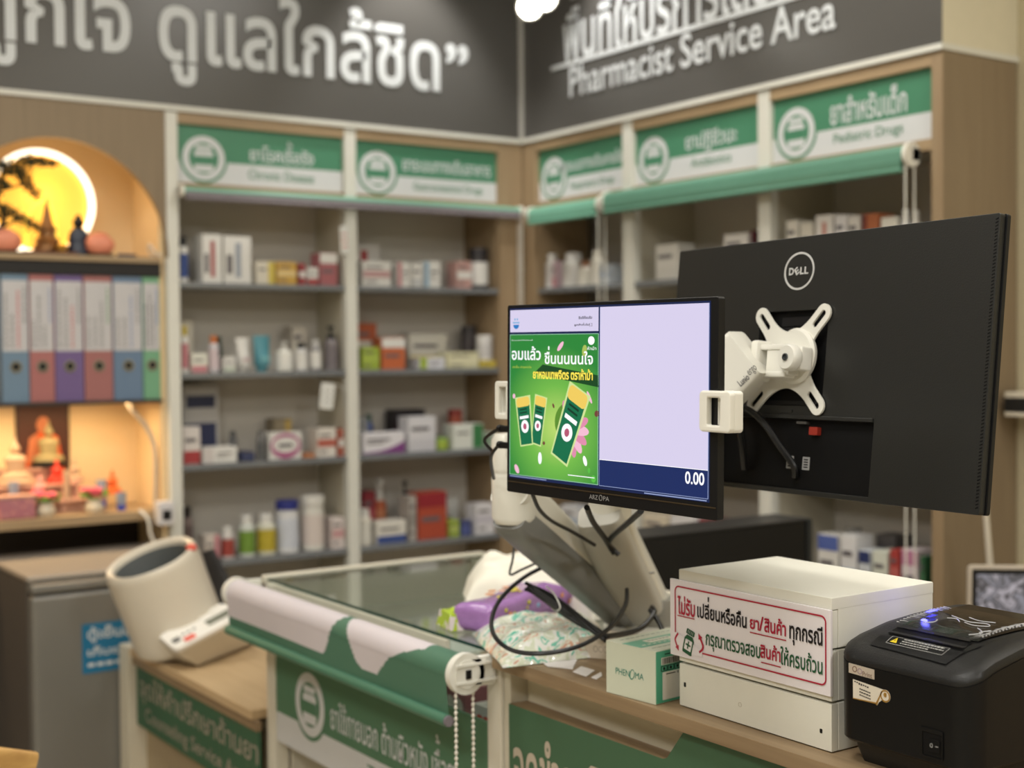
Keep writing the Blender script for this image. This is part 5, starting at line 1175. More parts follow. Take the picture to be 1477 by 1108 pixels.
# ---------------------------------------------------------------- black office monitor seen from behind
MD = frame((1.211, 1.135, 1.35), (-.067, -.998, .008), (.114, .001, .993))
t = thing('office_monitor', 'large black monitor seen from behind on the white arm', 'monitor', M=MD)
rec = rrect(-.0935, .0275, -.050, .0655, .002); port = rrect(-.160, .112, -.1500, -.0660, .002)
G().plate([rrect(-.269, .2665, -.1560, .1562, .003), rec, port], -.008, 0, 0, None, .0008).obj('back_cover', MONB, t)
g = G(); g.plate([rrect(-.269, .269, -.1560, .1562, .003)], -.0135, -.0082, 0, None, .0006); g.obj('bezel', BLACK, t)
g = G(); g.plate([rrect(-.264, .264, -.15, .152, .001)], -.0139, -.0134, 0); g.obj('front_glass', mat('screen_off', (12, 12, 14), .15), t)
DK = mat('recess_black', (9, 9, 10), .6, spec=.2)
g = G(); g.plate([rec], -.0082, -.0076, 0); g.plate([port], -.0082, -.0072, 0); g.plate([rrect(-.055, .0, .047, .058, .001)], -.008, -.003, 1); g.plate([rrect(-.088, .021, -.049, -.044, .001)], -.008, -.004, 1); g.plate([rrect(-.06, -.012, .042, .046, .001)], -.008, -.004, 1); g.obj('recess_floor', [DK, BLACK], t)
g = G(); g.plate([rrect(-.160, .112, -.066, -.0615, .001)], 0, .0025, 0, None, .0006); g.plate([rrect(-.047, -.021, -.0588, -.0545, .0018)], 0, .0014, 0); g.obj('ridge', MONB, t)
g = G(); g.plate([rrect(.0085, .0225, -.084, -.0745, .001)], -.0072, -.001, 0); g.obj('red_port_cover', mat('port_red', (150, 44, 30), .5), t)
g = G(); g.plate([rrect(-.014, .003, -.0715, -.0685, .0006)], -.0072, -.001, 0); g.obj('port', mat('port_grey', (96, 94, 92), .4, .4), t)
for x in (-.0262, .0015):
    g = G().plate([rrect(x-.006, x+.006, -.126, -.1105, .0006)], -.0072, -.0066, 0)
    for q in range(4): g.box((x-.0035, -.1235+q*.003, -.0066), (x+.0035, -.122+q*.003, -.0064), 1)
    g.obj('white_sticker', [mat('sticker_grey', (150, 150, 150), .5), DK], t)
g = G()
for k in range(84): v = -.150+k*.0036; g.plate([[(.2610, v), (.2645, v+.0012), (.2645, v+.0026), (.2610, v+.0014)]], 0, .0003)
o = g.obj('vent_strip', DK, t)
LOGO = mat('logo_white', (206, 206, 204), .35, .1)
g = G().plate([ell(-.0282, .1139, .0262, .0232, 48), ell(-.0282, .1139, .0238, .0208, 48)], 0, .0006)
g.text('D', -.0458, -.0372, .1095, .1185, .0006, 0, None, .03); g.text('L', -.0262, -.0196, .1095, .1185, .0006, 0, None, .03); g.text('L', -.0186, -.0118, .1095, .1185, .0006, 0, None, .03)
Me = Matrix.Translation((-.0318, .1140, 0)) @ Matrix.Rotation(.6, 4, 'Z'); g.text('E', -.0034, .0034, -.0044, .0044, .0006, 0, Me, .03)
g.obj('round_logo', LOGO, t)

# ---------------------------------------------------------------- dual white monitor arm
BP_ = Vector((1.315, 1.535, .9502))
t = thing('dual_monitor_arm', 'white and grey dual monitor arm clamped to the till counter', 'monitor arm', BP_); Tb = Matrix.Translation(-BP_)
G().box((1.25, 1.485, .9503), (1.375, 1.585, .962), 0, .004).obj('base_plate', ARMW, t, Tb)
G().lathe([(0, .962), (.034, .962), (.033, .985), (.028, 1.0), (0, 1.0)], 0, Matrix.Translation((1.315, 1.535, 0)), 28).obj('base_column', ARMG, t, Tb)
def V(*a): return Vector(a)
p = [(1.291,1.564,0.9667), (1.23,1.553,1.018), (1.121,1.527,1.097), (1.047,1.501,1.146), (1.025,1.492,1.163)]
lo = [Vector(q)+V(0, 0, -.010) for q in p]; hi = [Vector(q)+V(.0, .0, .022) for q in p]
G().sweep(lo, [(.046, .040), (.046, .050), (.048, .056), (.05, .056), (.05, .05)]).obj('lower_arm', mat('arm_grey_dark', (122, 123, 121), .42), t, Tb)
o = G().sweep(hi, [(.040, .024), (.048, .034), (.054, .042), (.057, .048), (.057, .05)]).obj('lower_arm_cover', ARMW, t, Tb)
e0 = Vector((1.03,1.495,1.15))
G().lathe([(0, -.012), (.024, -.012), (.029, -.004), (.0295, .05), (.0275, .054), (.0275, .058), (.0295, .062), (.029, .10), (.024, .108), (0, .108)], 0, Matrix.Translation(e0), 32).obj('elbow_joint', ARMW, t, Tb)
hb = MA @ Vector((-.02, -.005, -.05))
G().sweep([e0+V(.0, .0, .085), e0+V(.0, -.05, .10), hb+V(.045, .05, -.01), hb], [(.05, .045), (.045, .04), (.035, .035), (.03, .03)]).obj('upper_arm', ARMW, t, Tb)
# bracket holding the lit display
g = G().box((-.176, -.011, -.034), (.172, .011, -.022), 0, .003, MA); g.box((-.05, -.035, -.046), (.03, .035, -.034), 0, .003, MA); g.obj('display_holder', ARMW, t, Tb)
for s in (1, -1):
    x0, x1 = (.1600, .2035) if s > 0 else (-.2035, -.1765)
    g = G()
    if s > 0:
        g.plate([rrect(.1600, .2035, -.0231, .0186, .005), rrect(.1712, .1892, -.0160, .0115, .0015)], .001, .009, 0, MA, .0018)
        g.plate([rrect(.1800, .2035, -.0231, .0186, .004), rrect(.1795, .1892, -.0160, .0115, .001)], -.010, .002, 0, MA, .001)
        g.plate([rrect(.1600, .1900, -.0231, .0186, .004)], -.0155, -.0098, 0, MA, .001)
    else:
        g.plate([rrect(-.2055, -.1784, -.0258, .0207, .004), rrect(-.1975, -.1830, -.0190, .0140, .002)], -.006, -.001, 0, MA, .001)
        g.plate([rrect(-.2055, -.1784, -.0258, .0207, .004), rrect(-.1975, -.1830, -.0190, .0140, .002)], -.018, -.006, 0, MA, .001)
        g.plate([rrect(-.2040, -.1700, -.0240, .0190, .004)], -.0225, -.0170, 0, MA, .001)
    g.obj('side_clamp', ARMW, t, Tb)
# second arm
p = [(1.312,1.55,0.9623), (1.264,1.53,1.019), (1.208,1.504,1.083), (1.167,1.478,1.129), (1.158,1.473,1.142)]
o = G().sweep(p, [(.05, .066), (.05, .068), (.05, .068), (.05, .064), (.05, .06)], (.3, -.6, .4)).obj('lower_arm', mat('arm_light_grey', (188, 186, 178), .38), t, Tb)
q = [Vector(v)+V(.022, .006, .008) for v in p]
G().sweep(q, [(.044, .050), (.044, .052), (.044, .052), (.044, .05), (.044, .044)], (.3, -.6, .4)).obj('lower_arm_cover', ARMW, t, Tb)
e1 = Vector((1.186,1.484,1.127))
G().lathe([(0, -.01), (.020, -.01), (.030, .012), (.030, .085), (.026, .09), (0, .09)], 0, Matrix.Translation(e1), 32).obj('elbow_joint', ARMW, t, Tb)
hub = MD @ Vector((-.041, .0099, .0))
tip = Vector((1.177,1.196,1.365))
G().sweep([e1+V(0, 0, .075), Vector((1.136,1.321,1.256)), Vector((1.159,1.243,1.323)), tip], [(.05, .05), (.052, .062), (.052, .074), (.050, .066)], p=9.).obj('upper_arm', ARMW, t, Tb)
dv = (tip-Vector((1.159,1.243,1.323))).normalized()
toward = dv.cross(Vector((0, 0, 1))).normalized(); toward = toward if toward.dot(Vector((0, 0, 1.37))-tip) > 0 else -toward; vv = toward.cross(dv)
Ml = frame(tip-dv*.034+toward*.0264, dv, vv)
G().text('Lunio', .006, .0215, -.0310, -.0225, .0, 0, Ml, .015).text('ergo', .0235, .0365, -.0310, -.0215, .0, 0, Ml, -.004).obj('lettering', mat('arm_ink', (70, 68, 70), .4), t, Tb)
n_ = MD.to_3x3() @ Vector((0, 0, 1)); u_ = MD.to_3x3() @ Vector((1, 0, 0))
g = G()
hx, hy = (-0.0146,0.009); bx, by = (0.007,0.0043)
g.lathe([(0, .004), (.0325, .004), (.034, .009), (.031, .013), (0, .013)], 0, MD @ Matrix.Translation((hx, hy, 0)), 36)
g.box((bx-.010, by-.014, .012), (bx+.013, by+.014, .030), 0, .003, MD)
g.lathe([(0, 0), (.0145, 0), (.0160, .003), (.0160, .010), (.0138, .013), (0, .013)], 0, MD @ Matrix.Translation((bx, by, .030)), 32); g.obj('tilt_hub', ARMW, t, Tb)
G().lathe([(0, .0005), (.0045, .0005), (.0042, .002), (.0026, .002), (.0026, .0008), (0, .0008)], 0, MD @ Matrix.Translation((bx, by, .0430)), 20).obj('hub_bolt', mat('bolt_grey', (96, 100, 102), .3, .8), t, Tb)
q0 = (-0.0476,0.0182); q1 = (-0.0436,-0.0155); sx = q0[0]
g = G().box((sx-.006, q0[1]-.004, .014), (bx-.012, q0[1]+.003, .032), 0, .002, MD); g.box((sx-.006, q1[1]-.003, .014), (bx-.012, q1[1]+.004, .032), 0, .002, MD); g.box((sx+.006, q1[1], .012), (bx-.008, q0[1], .030), 0, .002, MD); g.box((sx-.016, q1[1]-.008, .012), (sx-.003, q0[1]+.008, .038), 0, .004, MD); g.obj('swivel_block', ARMW, t, Tb)
# X shaped plate with four slots
tips = [(-.0802, .0545), (.0186, .0555), (.0190, -.0449), (-.0841, -.0452)]; cx_, cy_ = -.0317, .005
def xplate():
    out = []; rt = .0112; n = 8
    for i in range(4):
        a = Vector(tips[i]); b = Vector(tips[(i+1) % 4]); c = Vector((cx_, cy_)); da = (a-c).normalized(); db = (b-c).normalized()
        a_ = a+da*.007; ang = math.atan2(da.y, da.x)
        for k in range(n+1):
            th = ang+PI/2-PI*k/n; out.append((a_.x+rt*math.cos(th), a_.y+rt*math.sin(th)))
        # concave edge to the next tip (clockwise)
        s = a_+Vector((da.y, -da.x))*rt; e = (b+db*.007)-Vector((db.y, -db.x))*rt; m_ = (da+db).normalized(); ctrl = c+m_*.020
        s2, e2 = s-da*.020, e-db*.020
        for k in range(0, 13):
            u = k/12; out.append(tuple(s2*(1-u)**2+ctrl*2*u*(1-u)+e2*u*u))
    return out
slots = []
for tx, ty in tips:
    d = (Vector((tx, ty))-Vector((cx_, cy_))).normalized(); ang = math.atan2(d.y, d.x)
    slots.append([(tx+math.cos(ang)*x-math.sin(ang)*y, ty+math.sin(ang)*x+math.cos(ang)*y) for x, y in rrect(-.0155, .0105, -.0036, .0036, .0035, 4)])
G().plate([xplate()]+slots, .0015, .0045, 0, MD, .0004).obj('mounting_plate', ARMW, t, Tb)
for tx, ty in tips: G().lathe([(0, -.0075), (.003, -.0075), (.003, .0014), (0, .0014)], 0, MD @ Matrix.Translation((tx, ty, 0)), 12).obj('plate_screw', BLACK, t, Tb)
G().box((-.0935+.002, -.049, -.0076), (.026, .0645, -.0074), 0, 0, MD).obj('plate_spacer', DK, t, Tb)
g = G(); s_ = Vector((1.236,1.453,1.056)); g.ball(s_, .0035, 0, (1.3, 1, .5)); g.obj('cable_slot', mat('arm_grey', (150, 147, 138)), t, Tb)

# ---------------------------------------------------------------- cables
def cable(lab, pts, r, extra=None, seg=8, smooth=8, closed=False, nm='cable'):
    c = Vector(pts[0]); t = thing(nm, lab, 'cable', c)
    g = G().tube([Vector(p)-c for p in pts], r, 0, seg, closed, smooth); g.obj('sheath', CABLE, t); return t, c
cable('black cable loop standing over the plastic packs', [(1.209,1.533,1.069), (1.182,1.539,1.071), (1.139,1.551,1.067), (1.087,1.55,1.053), (1.035,1.536,1.029), (1.002,1.509,1.005), (0.9866,1.471,0.9897), (0.9923,1.436,0.9805), (1.02,1.405,0.9806), (1.069,1.396,0.9866), (1.121,1.403,1.002), (1.176,1.439,1.019), (1.197,1.461,1.036)], .0031)
t, c = cable('bundled black cable tied together over the packs', [(1.093,1.551,1.038), (1.103,1.519,1.026), (1.111,1.483,1.01), (1.119,1.447,0.9947), (1.124,1.419,0.9838)], lambda a: .0045+.0045*math.sin(PI*min(1, a*1.3))**.7)
g = G()
for k in range(4): g.tube([Vector(q)-c+V(.003*math.sin(i*2+k*1.6), .003*math.cos(i*2+k*1.6), .004*math.cos(i*1.5+k)) for i, q in enumerate([(1.088,1.548,1.04), (1.1,1.515,1.027), (1.108,1.479,1.011), (1.116,1.443,0.9957), (1.123,1.413,0.9839)])], .0028, 0, 6)
g.obj('outer_turns', CABLE, t)
G().tube([Vector(q)-c for q in ((1.111,1.533,1.039), (1.099,1.498,1.034), (1.09,1.473,1.021), (1.107,1.51,1.01), (1.111,1.538,1.023))], .0012, 0, 6).obj('tie', mat('tie_white', (214, 214, 210), .3), t)
cable('black cable from the bundle to the foot of the arm', [(1.12,1.415,0.9876), (1.173,1.439,0.9806), (1.213,1.448,0.9828), (1.247,1.462,0.9971), (1.264,1.487,0.9993)], .0036)
cable('short black cable dropping behind the mint carton', [(1.249,1.473,0.9991), (1.239,1.443,0.9883), (1.224,1.416,0.9781)], .0036)
cable('left black cable of the V under the lit display', [(1.001,1.297,1.179), (1.056,1.355,1.151), (1.129,1.425,1.118), (1.163,1.456,1.1), (1.176,1.453,1.087)], .0038)
cable('right black cable of the V under the lit display', [(1.029,1.229,1.179), (1.079,1.315,1.152), (1.132,1.411,1.121), (1.162,1.457,1.103), (1.171,1.456,1.088)], .0038)
cable('thin black cable curving behind the grey lower arm', [(0.9703,1.367,1.192), (1,1.394,1.168), (1.042,1.425,1.147), (1.094,1.45,1.126), (1.143,1.464,1.102)], .0026)
cable('thin black cable hanging in front of the paper bag', [(1.052,1.526,1.109), (1.084,1.576,1.076), (1.097,1.603,1.048), (1.105,1.586,1.056), (1.121,1.569,1.067)], .0018, smooth=4)
cable('thin black cable falling from the plugs at the left of the lit display', [MA @ V(-.2022, -.0375, -.0055), (0.934,1.418,1.258), (0.9478,1.42,1.242)], .0022)
cable('black cable falling past the elbow from the lower plug', [MA @ V(-.2022, -.0576, -.0055), (0.9399,1.413,1.236), (0.9866,1.477,1.202)], .0022)
cable('thick black cable running down to the ports of the office monitor', [MD @ V(-.12, -.054, .012), MD @ V(-.085, -.058, .014), MD @ V(-.055, -.075, .012), MD @ V(-.03, -.10, .008), MD @ V(-.012, -.122, .0), MD @ V(-.012, -.136, -.004)], .0042)
cable('black cable behind the clamp on the back of the office monitor', [MD @ V(-.118, -.058, .008), MD @ V(-.106, -.075, .010), MD @ V(-.100, -.105, .006), MD @ V(-.102, -.132, -.002)], .0045)

# ---------------------------------------------------------------- black computer case
t = thing('computer_case', 'black computer case standing behind the white drawers', 'computer', (1.84, 1.93, .70))
G().box((-.25, 0, .006), (.213, .105, .318), 0, .006).obj('case', BLACKT, t)
G().box((.213, -.002, .005), (.230, .107, .322), 0, .005).obj('front_bezel', mat('bezel_blueblack', (28, 33, 38), .3), t)
G().box((-.252, -.001, .318), (.2128, .106, .3215), 0, .001).obj('top_cover', mat('case_top', (44, 43, 43), .4, spec=.3), t)
for x in (-.2, .18):
    for y in (.02, .085): G().cyl((x, y, 0), (x, y, .006), .01).obj('foot', BLACK, t)
t = thing('staff_desk', 'low staff desk behind the till counter carrying the black computer case', 'desk', (1.85, 1.9, 0))
G().box((-.27, -.3, .682), (.25, .25, .6998), 0, .001).obj('desk_top', OAK, t)
for x in (-.25, .23):
    for y in (-.28, .23): G().box((x-.015, y-.015, 0), (x+.015, y+.015, .682)).obj('leg', WHITE, t)

# ---------------------------------------------------------------- receipt printer
MP = Matrix((Vector((0, -1, 0)), Vector((1, 0, 0)), Vector((0, 0, 1)))).transposed().to_4x4(); MP.translation = (1.048, .949, .9502)
t = thing('receipt_printer', 'black receipt printer with plastic film on its lid, right of the drawers', 'printer', M=MP)
PW, PD = .166, .205
PF = [(-.01, .112), (.004, .116), (.033, .127), (.076, .135), (.12, .1385), (.16, .1395), (.21, .1395)]
def pf(y):
    for (a, za), (b, zb) in zip(PF, PF[1:]):
        if y <= b: return za+(zb-za)*(y-a)/(b-a)
    return PF[-1][1]
def outline(inset, r, n=7):
    ys = []; r = max(r-inset, .004)
    y0, y1 = inset, PD-inset
    for k in range(n+1): ys.append(y0+r*(1-math.cos(PI/2*k/n)))
    ys += [y0+r+(y1-y0-2*r)*k/12 for k in range(1, 12)]
    for k in range(n+1): ys.append(y1-r+r*math.sin(PI/2*k/n))
    res = []
    for y in ys:
        if y < y0+r: d = r-math.sqrt(max(0, r*r-(y0+r-y)**2))
        elif y > y1-r: d = r-math.sqrt(max(0, r*r-(y-y1+r)**2))
        else: d = 0
        res.append((inset+d, PW-inset-d, y))
    return res
def shell(levels, mi=0, cap=True):
    tb = bmesh.new(); prev = None; rings = []
    for inset, zf in levels:
        O = outline(inset, .024); Lr = [(a, y) for a, b, y in O]; Rr = [(b, y) for a, b, y in O]
        P = Lr+Rr[::-1]; rings.append([tb.verts.new((x, y, zf(y))) for x, y in P])
    N = len(rings[0])
    for A, B_ in zip(rings, rings[1:]):
        for k in range(N): j = (k+1) % N; tb.faces.new((A[k], A[j], B_[j], B_[k]))
    if cap:
        top = rings[-1]; h_ = N//2
        for k in range(h_-1): tb.faces.new((top[k], top[N-1-k], top[N-2-k], top[k+1]))
    bot = rings[0]; h_ = N//2
    for k in range(h_-1): tb.faces.new((bot[k+1], bot[N-2-k], bot[N-1-k], bot[k]))
    bmesh.ops.remove_doubles(tb, verts=tb.verts, dist=1e-6); bmesh.ops.recalc_face_normals(tb, faces=tb.faces); return tb
g = G(); g._merge(shell([(.020, lambda y: .0), (.014, lambda y: .014), (.012, lambda y: .0225)]), None, 0); g.obj('base', mat('printer_base', (28, 28, 28), .5, scale=300, bump=.1), t)
PB = mat('printer_black', (19, 19, 19), .3, var=.1, scale=400, bump=.04, spec=.22); PG = mat('printer_grey', (27, 27, 27), .42, var=.12, scale=700, bump=.2, spec=.35)
g = G(); g._merge(shell([(.004, lambda y: .0230), (.0005, lambda y: .026), (.0, lambda y: pf(y)-.0125)]), None, 0); g.obj('body', PB, t)
g = G(); g._merge(shell([(.0008, lambda y: pf(y)-.0123), (.0, lambda y: pf(y)-.009), (.002, lambda y: pf(y)-.004), (.008, lambda y: pf(y)-.0012), (.016, lambda y: pf(y))]), None, 0); g.obj('top_cover', PG, t)
def on_top(x0, x1, y0, y1, off, nx=6, ny=10, wob=None): return lambda a, b: (x0+(x1-x0)*a, y0+(y1-y0)*b, pf(y0+(y1-y0)*b)+off+(wob(a, b) if wob else 0))
def taper_patch(quad, off, g, mi=0, nx=10, ny=10, wob=None):
    (ax, ay), (bx, by), (cx, cy), (dx, dy) = quad     # front-left, front-right, back-right, back-left
    def fn(a, b):
        x = (ax*(1-a)+bx*a)*(1-b)+(dx*(1-a)+cx*a)*b; y = (ay*(1-a)+by*a)*(1-b)+(dy*(1-a)+cy*a)*b
        return (x, y, pf(y)+off+(wob(a, b) if wob else 0))
    g.grid(fn, nx, ny, mi)
g = G(); fl = ((0.0335,0.0153), (0.1286,0.0109), (0.1358,0.0577), (0.0288,0.0579)); taper_patch([fl[0], fl[1], fl[2], fl[3]], .0010, g, 0); g.obj('front_flap', PB, t)
sl_ = ((0.0352,0.0402), (0.1268,0.0385), (0.1225,0.0589), (0.0326,0.0588))
g = G(); taper_patch(sl_, .0016, g, 0); g.obj('paper_slot', DK, t)
g = G(); taper_patch([sl_[0], sl_[1], (sl_[1][0]+.002, sl_[1][1]+.004), (sl_[0][0]+.002, sl_[0][1]+.004)], .0032, g, 0, 10, 3); taper_patch([(sl_[3][0], sl_[3][1]-.004), (sl_[2][0], sl_[2][1]-.004), (sl_[2][0], sl_[2][1]+.002), (sl_[3][0], sl_[3][1]+.002)], .0036, g, 0, 10, 3); g.obj('cutter_edge', PG, t)
# rear lid, glossy
g = G(); lidq = [(sl_[3][0], sl_[3][1]+.003), (sl_[2][0]+.004, sl_[2][1]+.004), (.142, .185), (.024, .185)]; taper_patch(lidq, .0014, g, 0, 10, 14); g.obj('paper_lid', mat('lid_gloss', (12, 12, 13), .22, var=.02, spec=.25), t)
wl = ((0.0472,0.0229), (0.1156,0.0222), (0.1153,0.0357), (0.0451,0.0368))
g = G()
def quad_pt(a, b): 
    (ax, ay), (bx, by), (cx, cy), (dx, dy) = wl
    x = (ax*(1-a)+bx*a)*(1-b)+(dx*(1-a)+cx*a)*b; y = (ay*(1-a)+by*a)*(1-b)+(dy*(1-a)+cy*a)*b
    return (x, y)
def lab(a0, a1, b0, b1, mi, off=.0014): taper_patch([quad_pt(a0, b0), quad_pt(a1, b0), quad_pt(a1, b1), quad_pt(a0, b1)], off, g, mi, 4, 2)
for a0, a1, b0, b1 in ((0, 1, 0, .035), (0, 1, .965, 1), (0, .008, 0, 1), (.992, 1, 0, 1)): lab(a0, a1, b0, b1, 0)
random.seed(6)
for row, (s0, s1) in enumerate(((.23, .93), (.23, .95), (.23, .72))):
    a = s0; bb = .74-row*.25
    while a < s1: d = random.uniform(.018, .06); lab(a, min(a+d, s1), bb, bb+(.14 if row == 0 else .09), 0); a += d+.012
P3 = [quad_pt(.05, .2), quad_pt(.17, .2), quad_pt(.11, .85)]
g.face([(x, y, pf(y)+.0015) for x, y in P3], 1)
a3 = [quad_pt(.105, .35), quad_pt(.12, .35), quad_pt(.115, .62)]; g.face([(x, y, pf(y)+.0018) for x, y in a3], 2)
g.obj('warning_label', [mat('label_line', (176, 176, 172), .4), mat('warn_yellow', (220, 196, 40), .4), BLACK], t)
# crinkled clear film on the lid
fq = ((0.0282,0.0609), (0.1353,0.0584), (0.1404,0.1159), (0.0358,0.1205))
random.seed(3); ph = [random.uniform(0, 6) for _ in range(6)]
wob = lambda a, b: .0005*math.sin(12*a+5*b+ph[0])*math.sin(9*b+ph[1])+(.004*max(0, a-.85)/.15)
g = G(); taper_patch([(fq[0][0], fq[0][1]+.002), (fq[1][0], fq[1][1]), (.150, .150), (.028, .150)], .0042, g, 0, 36, 28, wob); g.obj('clear_film', FILM, t)
g = G(); CREASE = mat('film_crease', (176, 176, 178), .25, var=.2, scale=200)
def fq_pt(a, b):
    x = (fq[0][0]*(1-a)+fq[1][0]*a)*(1-b)+(.028*(1-a)+.150*a)*b; y = (fq[0][1]*(1-a)+fq[1][1]*a)*(1-b)+.150*b; return Vector((x, y, pf(y)+.0052+wob(a, b)))
for k in range(15):
    b0 = .02+.9*k/15; d = random.uniform(.03, .11); g.tube([fq_pt(0, b0), fq_pt(d*.5, b0+.012), fq_pt(d, b0+.004)], lambda a: .0006*(1-a)+.00015, 0, 5, False, 3)
for k in range(17):
    b0 = .0+.8*k/17; d = random.uniform(.04, .17); g.tube([fq_pt(1, b0), fq_pt(1-d*.5, b0+.016), fq_pt(1-d, b0+.005)], lambda a: .0008*(1-a)+.00015, 0, 5, False, 3)
for L_ in ([(.28, .55), (.40, .50), (.52, .47), (.66, .52), (.74, .44), (.62, .38), (.5, .42)], [(.42, .62), (.55, .58), (.7, .6)], [(.24, .12), (.30, .22), (.27, .32)], [(.72, .30), (.80, .24), (.86, .16), (.80, .06)], [(.86, .3), (.83, .18), (.9, .1)], [(.3, .44), (.38, .47), (.46, .40)]):
    g.tube([fq_pt(a, b) for a, b in L_], .0006, 0, 5, False, 6)
g.obj('film_creases', CREASE, t)
g = G(); taper_patch([fq_pt(.965, 0)[:2], fq_pt(.995, 0)[:2], fq_pt(.995, 1)[:2], fq_pt(.965, 1)[:2]], .0085, g, 0, 4, 24, lambda a, b: .001*math.sin(60*b)+.0012*a); g.obj('film_edge', mat('film_white', (150, 146, 140), .3, var=.25, scale=120), t)
g = G(); taper_patch([(0.0317,0.1036), (0.0363,0.1042), (0.0375,0.1164), (0.0298,0.116)], .0062, g, 0, 4, 3); g.obj('blue_light', mat('led_blue', (70, 70, 255), .3, var=0, emit=5.), t)
l = bpy.data.lights.new('led', 'POINT'); l.energy = .016; l.color = (.12, .12, 1); l.shadow_soft_size = .004
o = bpy.data.objects.new('led_light', l); COL.objects.link(o); o.parent = t; q = (0.0291,0.1088); o.location = (q[0]-.004, q[1], pf(q[1])+.014)
# front stickers and switch
MF = frame((0, 0, 0), (1, 0, 0), (0, 0, 1))
a, b = (0.0201,0.1024), (0.0528,0.0917); c0, c1 = (0.0201,0.0926), (0.0528,0.1014)
st = G().plate([[(a[0], c0[1]), (b[0], b[1]), (b[0], c1[1]), (a[0], a[1])]], 0, .0004, 0, MF).obj('sticker', mat('sticker_silver', (196, 184, 168), .3, .2), t); st['label'] = 'silver shop sticker'
w_ = b[0]-a[0]; g = G()
for k in (0, 1): g.plate([ell(a[0]+w_*(.24+.2*k), (a[1]+c0[1])/2-.001*k, .0030), ell(a[0]+w_*(.24+.2*k), (a[1]+c0[1])/2-.001*k, .0022)], .0004, .0006, k, MF)
g.text('Print', a[0]+w_*.55, a[0]+w_*.92, b[1]+.0008, b[1]+.0056, .0006, 0, MF, 0.); g.obj('sticker_lettering', [mat('sticker_brown', (110, 80, 66), .4), mat('sticker_mauve', (150, 130, 140), .4)], t)
a = (0.0246,0.0869); b = (0.0257,0.0674); c = (0.0552,0.0671); d = (0.0769,0.0802); e = (0.0669,0.0677); f = (0.0669,0.0883)
cc = (0.0664,0.0781); rr = .0062
st = G().plate([[(a[0]+.001, a[1]), (b[0], b[1]), (c[0]-.001, c[1]+.001), (c[0]+.001, c[1]-.0003), (c[0]+.0035, c[1]+.0035)]+[(cc[0]+rr*math.cos(x), cc[1]+rr*math.sin(x)) for x in (math.radians(v) for v in range(-130, 121, 15))]], 0, .0004, 0, MF).obj('sticker', mat('sticker_cream', (214, 206, 190), .4), t); st['label'] = 'cream and gold ribbon-shaped sticker'
g = G(); g.plate([ell(cc[0], cc[1], rr*.98), ell(cc[0], cc[1], rr*.74)], .0004, .0006, 0, MF); g.plate([ell(cc[0], cc[1]+.0012, .0020, .0024, 20)], .0004, .0006, 0, MF)
g.plate([[(b[0], b[1]+.0008), (b[0], b[1]), (c[0]-.001, c[1]+.001), (c[0]-.0005, c[1]+.0024)]], .0004, .0006, 0, MF); g.plate([[(c[0]-.001, c[1]+.001), (c[0]+.0012, c[1]), (cc[0]-.0035, cc[1]+.0045), (cc[0]-.0048, cc[1]+.0035)]], .0004, .0006, 0, MF)
g.obj('gold_ribbon', mat('ribbon_gold', (176, 136, 66), .3, .4), t)
g = G(); random.seed(2); x = a[0]+.003
for k in range(7): g.box((x, a[1]-.0034-.0004*k+random.uniform(0, .001), 0), (x+.0018, a[1]-.0012-.0004*k, .0006), 0, 0, MF); x += .0027
for row in range(3):
    x = a[0]+.0095
    while x < a[0]+.0225: d2 = random.uniform(.001, .0028); g.box((x, a[1]-.0075-row*.003-.12*(x-a[0]), 0), (x+d2, a[1]-.0062-row*.003-.12*(x-a[0]), .0006), 0, 0, MF); x += d2+.0006
g.obj('sticker_writing', mat('ink_dark', (54, 50, 48), .5), t)
p = (0.1271,0.0665); sx0, sz0 = (0.0071,0.168)
SWX = 0.1223; SWZ = 0.0430
g = G().plate([rrect(SWX-.0145, SWX+.0125, SWZ-.0125, SWZ+.0155, .002), rrect(SWX-.011, SWX+.011, SWZ-.011, SWZ+.0115, .001)], 0, .0012, 0, MF, .0004); g.obj('switch_frame', PB, t)
g = G().plate([rrect(SWX-.0105, SWX+.0105, SWZ-.0105, SWZ+.011, .001)], 0, .0006, 0, MF); g.plate([rrect(SWX-.003, SWX+.0095, SWZ-.0065, SWZ+.006, .001)], .0006, .0016, 0, MF, .0004)
g.plate([ell(SWX+.000, SWZ, .0016, .002), ell(SWX+.000, SWZ, .0011, .0015)], .0016, .0018, 1, MF); g.box((SWX+.0045, SWZ-.0003, .0016), (SWX+.0078, SWZ+.0003, .0018), 1, 0, MF); g.obj('power_switch', [DK, mat('switch_mark', (170, 170, 170), .4)], t)

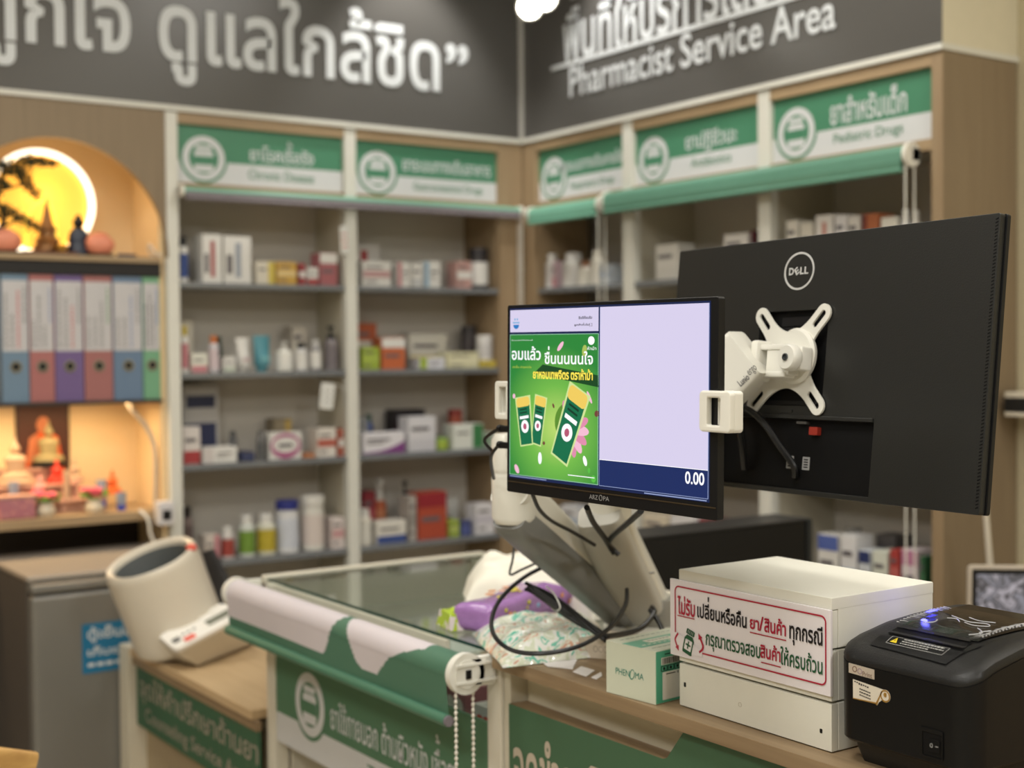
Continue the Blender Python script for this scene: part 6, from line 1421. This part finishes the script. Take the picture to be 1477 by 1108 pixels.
# ---------------------------------------------------------------- tablet, router, side table and wall shelf at the right
t = thing('side_table', 'small oak staff table behind the printer', 'table', (2.28, 1.55, 0))
G().box((-.17, -.22, .77), (.34, .26, .785), 0, .001).obj('table_top', OAK, t)
for x in (-.15, .32):
    for y in (-.2, .24): G().box((x-.015, y-.015, 0), (x+.015, y+.015, .77)).obj('leg', WHITE, t)
Mtb = frame((2.268, 1.70, .862), (.77, -.638, -.004), (-.02, -.03, 1))
t = thing('tablet', 'white-edged tablet with a grey picture leaning behind the printer', 'tablet', M=Mtb)
G().plate([rrect(-.003, .215, -.075, .0735, .008)], -.008, 0, 0, None, .0015).obj('frame', mat('tablet_silver', (196, 186, 172), .35), t)
G().plate([rrect(.005, .209, -.069, .066, .004)], 0, .0004, 0).obj('black_border', BLACK, t)
m = patches('tablet_picture', [(40, 40, 44), (96, 94, 98), (140, 138, 146), (70, 68, 70), (176, 170, 176), (54, 52, 54)], 28, .3, 2.)
b = m.node_tree.nodes['Principled BSDF']; cr = [n for n in m.node_tree.nodes if n.type == 'VALTORGB'][0]; cr.color_ramp.interpolation = 'EASE'; m.node_tree.links.new(cr.outputs[0], b.inputs['Emission Color']); b.inputs['Emission Strength'].default_value = .8; b.inputs['Base Color'].default_value = (.01, .01, .01, 1)
for l_ in list(m.node_tree.links):
    if l_.to_socket.name == 'Base Color': m.node_tree.links.remove(l_)
G().plate([rrect(.014, .200, -.060, .056, .002)], .0004, .0008, 0).obj('screen', m, t)
G().sweep([(.1, -.03, -.008), (.1, -.055, -.05), (.1, -.0755, -.075)], [(.05, .004)]*3, (1, 0, 0)).obj('stand', mat('tablet_silver', (196, 186, 172)), t)
t = thing('wifi_router', 'white router whose slim antenna rises behind the tablet', 'router', (2.39, 1.765, .7855))
G().box((-.07, -.03, 0), (.07, .03, .025), 0, .005).obj('housing', WHITE, t)
G().cyl((.02, -.02, .02), (-.022, -.03, .25), .0075, .0058, 0, 14).obj('antenna', mat('antenna_white', (216, 208, 192), .4), t)
t = thing('wall_shelf', 'black-edged white wall shelf at the right frame edge', 'shelf', (2.622, 1.55, 1.215))
g = G().box((-.038, -.3, .041), (.037, .295, .054), 0, .002); g.box((-.038, -.3, .0), (.037, .295, .010), 0, .002); g.obj('board', mat('shelf_white', (212, 204, 186), .5), t)
G().box((-.0385, -.301, .0105), (.036, .296, .0408), 0, .001).obj('black_band', mat('band_black', (20, 20, 20), .5), t)
